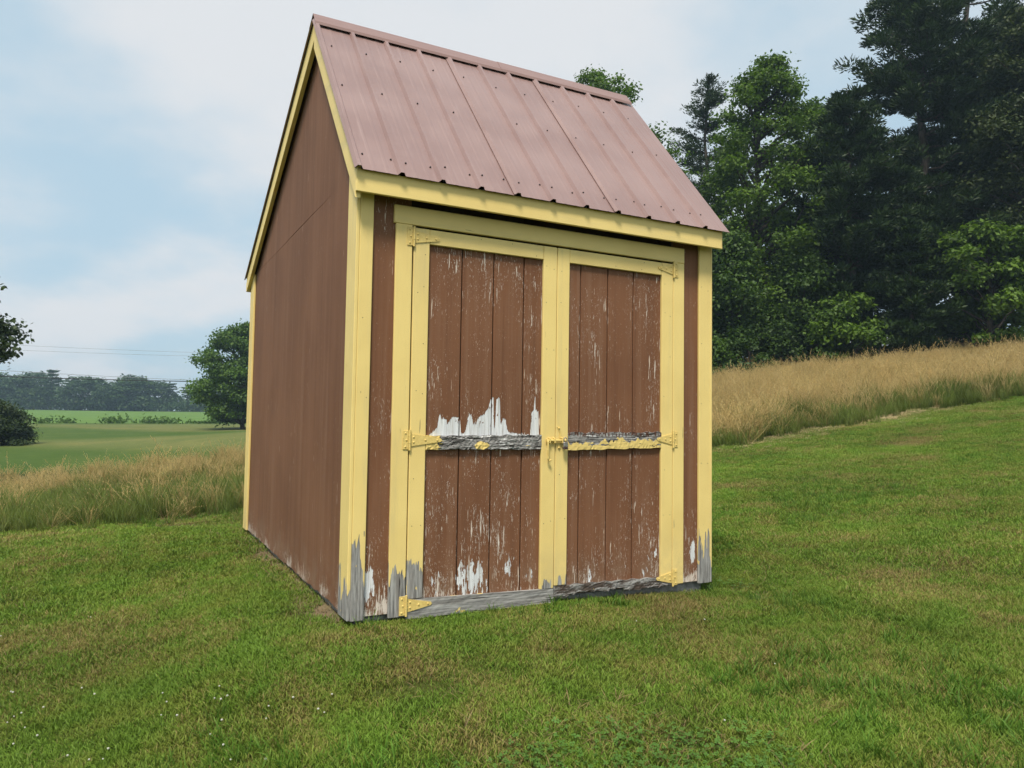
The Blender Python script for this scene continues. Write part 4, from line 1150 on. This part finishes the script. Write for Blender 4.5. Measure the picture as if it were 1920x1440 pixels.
# wood at the right
put('pine', 'pine_tree', 1318, 45, 128, 88, 'pine_blue', 'bluish pine with rounded tufts just above the right roof slope', 101, base=2.0, whorl=.62, per=5, ncl=7, needles=60, nl=.22, nw=.06, up=.4, gap=.2, broad=True)
put('leaf', 'maple_tree', 1440, 37, 88, 165, 'maple', 'tall light green maple between the bluish pine and the big dark pine', 102, nclump=190, nleaf=350, shape='cone2', base=1.0, leaf=.17)
put('pine', 'white_pine_tree', 1735, 36, -190, 195, 'pine', 'big dark white pine with a long branch reaching left against the sky', 103, base=2.5, whorl=.72, per=6, ncl=12, needles=80, gap=.12, broad=True)
put('pine', 'white_pine_tree', 1825, 41, -260, 165, 'pine', 'tall dark pine whose bare trunk shows right of the big pine', 104, base=5.0, whorl=.85, per=5, ncl=10, needles=75, gap=.2, broad=True)
put('pine', 'white_pine_tree', 1605, 34.5, 150, 135, 'pine', 'lower dark pine below the long reaching branch', 105, base=1.6, whorl=.62, per=6, ncl=9, needles=80, broad=True)
put('leaf', 'broadleaf_tree', 1945, 33, -10, 150, 'olive', 'olive green broadleaf tree at the right edge of the photo', 106, nclump=130, nleaf=380, shape='cone2', base=2.0, leaf=.15)
put('leaf', 'maple_tree', 1850, 31.5, 405, 105, 'maple', 'bright green young maple low at the right in front of dark pines', 107, nclump=60, nleaf=300, shape='round', base=.8, leaf=.18, rcl=(.4, .8))
put('leaf', 'maple_tree', 1585, 31.5, 545, 70, 'maple', 'small bright maple sapling below the lower dark pine', 108, nclump=26, nleaf=230, shape='round', base=.3, leaf=.17, rcl=(.35, .65))
put('pine', 'pine_tree', 1715, 31.5, 395, 80, 'pine', 'young dark pine right of the bright sapling', 109, base=.8, whorl=.5, per=6, ncl=6, needles=80, nl=.22)
put('leaf', 'broadleaf_tree', 1372, 34, 430, 85, 'maple_dark', 'dark leafy tree beside the right corner of the shed', 110, nclump=80, nleaf=330, shape='cone2', base=.6, leaf=.16)
put('leaf', 'broadleaf_tree', 1500, 34, 470, 85, 'maple_dark', 'dark leafy tree in front of the tall maple foot', 111, nclump=70, nleaf=330, shape='cone2', base=.5, leaf=.16)
put('pine', 'pine_tree', 1960, 37, -120, 170, 'pine', 'dark pine behind the olive tree at the right edge', 112, base=2, whorl=.8, per=6, ncl=8, needles=75)
put('leaf', 'broadleaf_tree', 1545, 46, 165, 150, 'maple_dark', 'dark tree filling the gap between the tall maple and the big pine', 113, nclump=110, nleaf=230, shape='cone2', base=1, leaf=.24)
put('leaf', 'broadleaf_tree', 1690, 47, 300, 150, 'shade', 'shaded tree deep in the wood behind the big pine', 114, nclump=110, nleaf=230, shape='cone2', base=1, leaf=.24)
put('leaf', 'broadleaf_tree', 1880, 46, 120, 160, 'shade', 'shaded tree deep in the wood behind the bright young maple', 115, nclump=120, nleaf=230, shape='cone2', base=1, leaf=.24)
put('leaf', 'broadleaf_tree', 1430, 48, 380, 130, 'shade', 'shaded tree behind the foot of the tall maple', 116, nclump=100, nleaf=230, shape='cone2', base=1, leaf=.24)
put('leaf', 'broadleaf_tree', 1105, 40, 120, 235, 'maple', 'leafy treetop showing above the ridge of the shed roof', 117, nclump=170, nleaf=260, shape='flat', base=3.5, leaf=.17)
put('leaf', 'broadleaf_tree', 2110, 34, 60, 170, 'maple_dark', 'dark leafy tree at the far right end of the wood', 118, nclump=100, nleaf=260, shape='cone2', base=1, leaf=.2)
# shrubs along the foot of the wood
rs = random.Random(31)
names = ['shrub at the foot of the wood nearest the shed', 'second shrub from the shed along the wood edge', 'third shrub from the shed along the wood edge', 'fourth shrub from the shed along the wood edge',
         'fifth shrub from the shed along the wood edge', 'sixth shrub from the shed along the wood edge', 'seventh shrub from the shed along the wood edge', 'eighth shrub from the shed along the wood edge',
         'ninth shrub from the shed along the wood edge', 'last shrub of the wood edge at the right border']
for i in range(10):
    u = 1345+i*64+rs.uniform(-14, 14); d_ = 32.0+rs.uniform(-.6, .9)+.002*(u-1345)
    x, y, z = spot(u, d_); H = rs.uniform(1.7, 3.1)
    data = broadleaf(H, rs.uniform(1.1, 1.7), .05, 200+i, nclump=26, nleaf=190, leaf=.14, rcl=(.3, .6), shape='flat')
    plant_tree('woodland_shrub', data, LF['shade' if i % 3 else 'maple_dark'], (x, y, z-.05), 0, 'dark green '+names[i], 'shrub', 'shrubs along the wood edge', trunk='stem')
# trees at the left
put('leaf', 'broadleaf_tree', 458, 65, 604, 122, 'maple_mid', 'round dark green tree in the field just left of the shed', 130, nclump=170, nleaf=320, shape='cone2', base=.8, leaf=.22, rcl=(.7, 1.25), ragged=.15)
put('leaf', 'broadleaf_tree', -172, 22, 430, 165, 'bush', 'dark tree at the left edge with only branch ends in view', 131, nclump=90, nleaf=300, shape='round', base=3.0, leaf=.14, rcl=(.35, .7))
put('leaf', 'dark_bush', 2, 40, 747, 62, 'bush', 'big rounded dark bush at the left edge of the far lawn', 132, cat='bush', nclump=60, nleaf=300, shape='flat', base=.05, leaf=.13, rcl=(.4, .75))
# far trees beyond the green field
far_protos = [broadleaf(11, 4.6, .8, 300+i, nclump=60, nleaf=90, leaf=.55, rcl=(1.2, 2.2), shape=s_) for i, s_ in enumerate(('round', 'cone2', 'flat', 'cone2'))]
far_protos.append(pine(12, 3.6, 1.2, 310, whorl=1.1, per=5, ncl=5, needles=24, nl=.7, nw=.22))
ordi = ['first', 'second', 'third', 'fourth', 'fifth', 'sixth', 'seventh', 'eighth', 'ninth', 'tenth', 'eleventh', 'twelfth', 'thirteenth', 'fourteenth', 'fifteenth', 'sixteenth', 'seventeenth', 'eighteenth']
rs = random.Random(77)
tops = [(-70, 705), (-35, 712), (0, 703), (36, 706), (66, 700), (98, 697), (128, 716), (155, 708), (184, 712), (212, 718), (240, 706), (262, 709), (292, 717), (322, 722), (352, 725), (385, 724), (420, 722), (452, 726)]
for i, (u, vt) in enumerate([(a, b-5) for a, b in tops]):
    d_ = 214+rs.uniform(-6, 12); x, y, z = spot(u, d_); k = rs.choice([0, 1, 2, 3, 1, 0, 4])
    s_ = (ztop(u, vt, d_)-z)/(12 if k == 4 else 11)
    plant_tree('far_tree', far_protos[k], LF['far'], (x, y, z-.3), rs.uniform(0, 6), 'hazy blue-green far tree beyond the green field, %s from the left' % ordi[i], 'tree', 'far trees beyond the green field', (s_*1.55, s_*1.55, s_))
# understorey that closes the foot of the far wood, weeds along the field margin
vs, fs, ts, o_ = [], [], [], 0
rg = np.random.default_rng(55)
for k in range(420):
    u = rg.uniform(-140, 520); d_ = 209+rg.uniform(0, 22); x, y, z = spot(u, d_)
    n = 26; p = np.array([x, y, z])+rg.normal(size=(n, 3))*np.array([1.6, 1.6, 1.1])+np.array([0, 0, 1.6])
    q = rg.normal(size=(n, 3))+np.array([0, 0, .8]); q /= np.linalg.norm(q, axis=1, keepdims=True)
    v, f, t = leaf_quads(p, q, .8*rg.uniform(.6, 1.3, n), .6*np.ones(n), rg, np.clip(rg.random(n)*.6, 0, 1))
    vs.append(v); fs.append(f+o_); ts.append(t); o_ += len(v)
o = link('far_undergrowth', fast_mesh('far_undergrowth', np.concatenate(vs), np.concatenate(fs), {'tone': np.concatenate(ts)}), LF['far']); tag(o, 'dim undergrowth along the foot of the far trees', 'undergrowth', kind='stuff')
vs, fs, ts, o_ = [], [], [], 0
for k in range(36):
    u = rg.choice([rg.uniform(75, 145), rg.normal(210, 9), rg.normal(275, 22), rg.uniform(320, 450), rg.uniform(70, 460)]); d_ = 91+.1*((u-960)/FPX*91)+rg.uniform(-1.5, 1); x, y, z = spot(u, d_)
    n = 40; s_ = rg.uniform(.25, .8); p = np.array([x, y, z])+rg.normal(size=(n, 3))*np.array([.8, .8, .4])*s_+np.array([0, 0, .35*s_])
    q = rg.normal(size=(n, 3))+np.array([0, 0, .5]); q /= np.linalg.norm(q, axis=1, keepdims=True)
    v, f, t = leaf_quads(p, q, .4*rg.uniform(.6, 1.3, n), .22*np.ones(n), rg, np.clip(.2+rg.random(n)*.6, 0, 1))
    vs.append(v); fs.append(f+o_); ts.append(t); o_ += len(v)
o = link('field_margin_weeds', fast_mesh('field_margin_weeds', np.concatenate(vs), np.concatenate(fs), {'tone': np.concatenate(ts)}), LF['maple_mid']); tag(o, 'low weeds along the near margin of the green field', 'weeds', kind='stuff')

# ------------------------------------------------------------------ power lines
ma, nt, out = material('black_cable_sheath'); principled(nt, out, (.03, .032, .035), .6); M['cable'] = ma
ma, nt, out = material('bare_aluminium_wire'); principled(nt, out, (.30, .32, .34), .6, metal=.3); M['wire'] = ma
def wire(va, vb, d0, d1, rad_, mat, label):
    """through image heights va at u=0 and vb at u=340, between depths d0 and d1 there"""
    P0 = np.array([*from_ld((0-960)/FPX*d0, d0), ztop(0, va, d0)]); P1 = np.array([*from_ld((340-960)/FPX*d1, d1), ztop(340, vb, d1)])
    dv = P1-P0; t = np.linspace(-2.2, 3.2, 60)
    pts = P0+dv*t[:, None]; pts[:, 2] += .16*(t*(t-1))
    v, f = tubes([(pts, np.full(60, rad_))], 6)
    o = link('power_line', fast_mesh('power_line', v, f, smooth=True), M[mat]); tag(o, label, 'power line', 'overhead power lines')
wire(705.5, 715, 62, 70, .042, 'cable', 'thick black overhead cable, lowest of the power lines')
wire(694.5, 712, 62, 70, .018, 'wire', 'thin grey overhead wire just above the thick black cable')
wire(655, 667, 62, 70, .011, 'wire', 'faint overhead wire, second from the top at the left')
wire(645.5, 660, 62, 70, .011, 'wire', 'faint overhead wire, topmost at the left')

# ------------------------------------------------------------------ haze
ma, nt, out = material('summer_haze')
pv = nt.node('ShaderNodeVolumePrincipled'); pv.inputs['Color'].default_value = (.60, .82, 1.0, 1); pv.inputs['Density'].default_value = .0007
pv.inputs['Anisotropy'].default_value = .2
nt.l.new(pv.outputs[0], out.inputs['Volume'])
bm = bmesh.new(); bm_box(bm, -760, 760, -760, 760, -12, 30, 0)
o = bm_obj('haze', bm, ma); tag(o, kind='stuff')
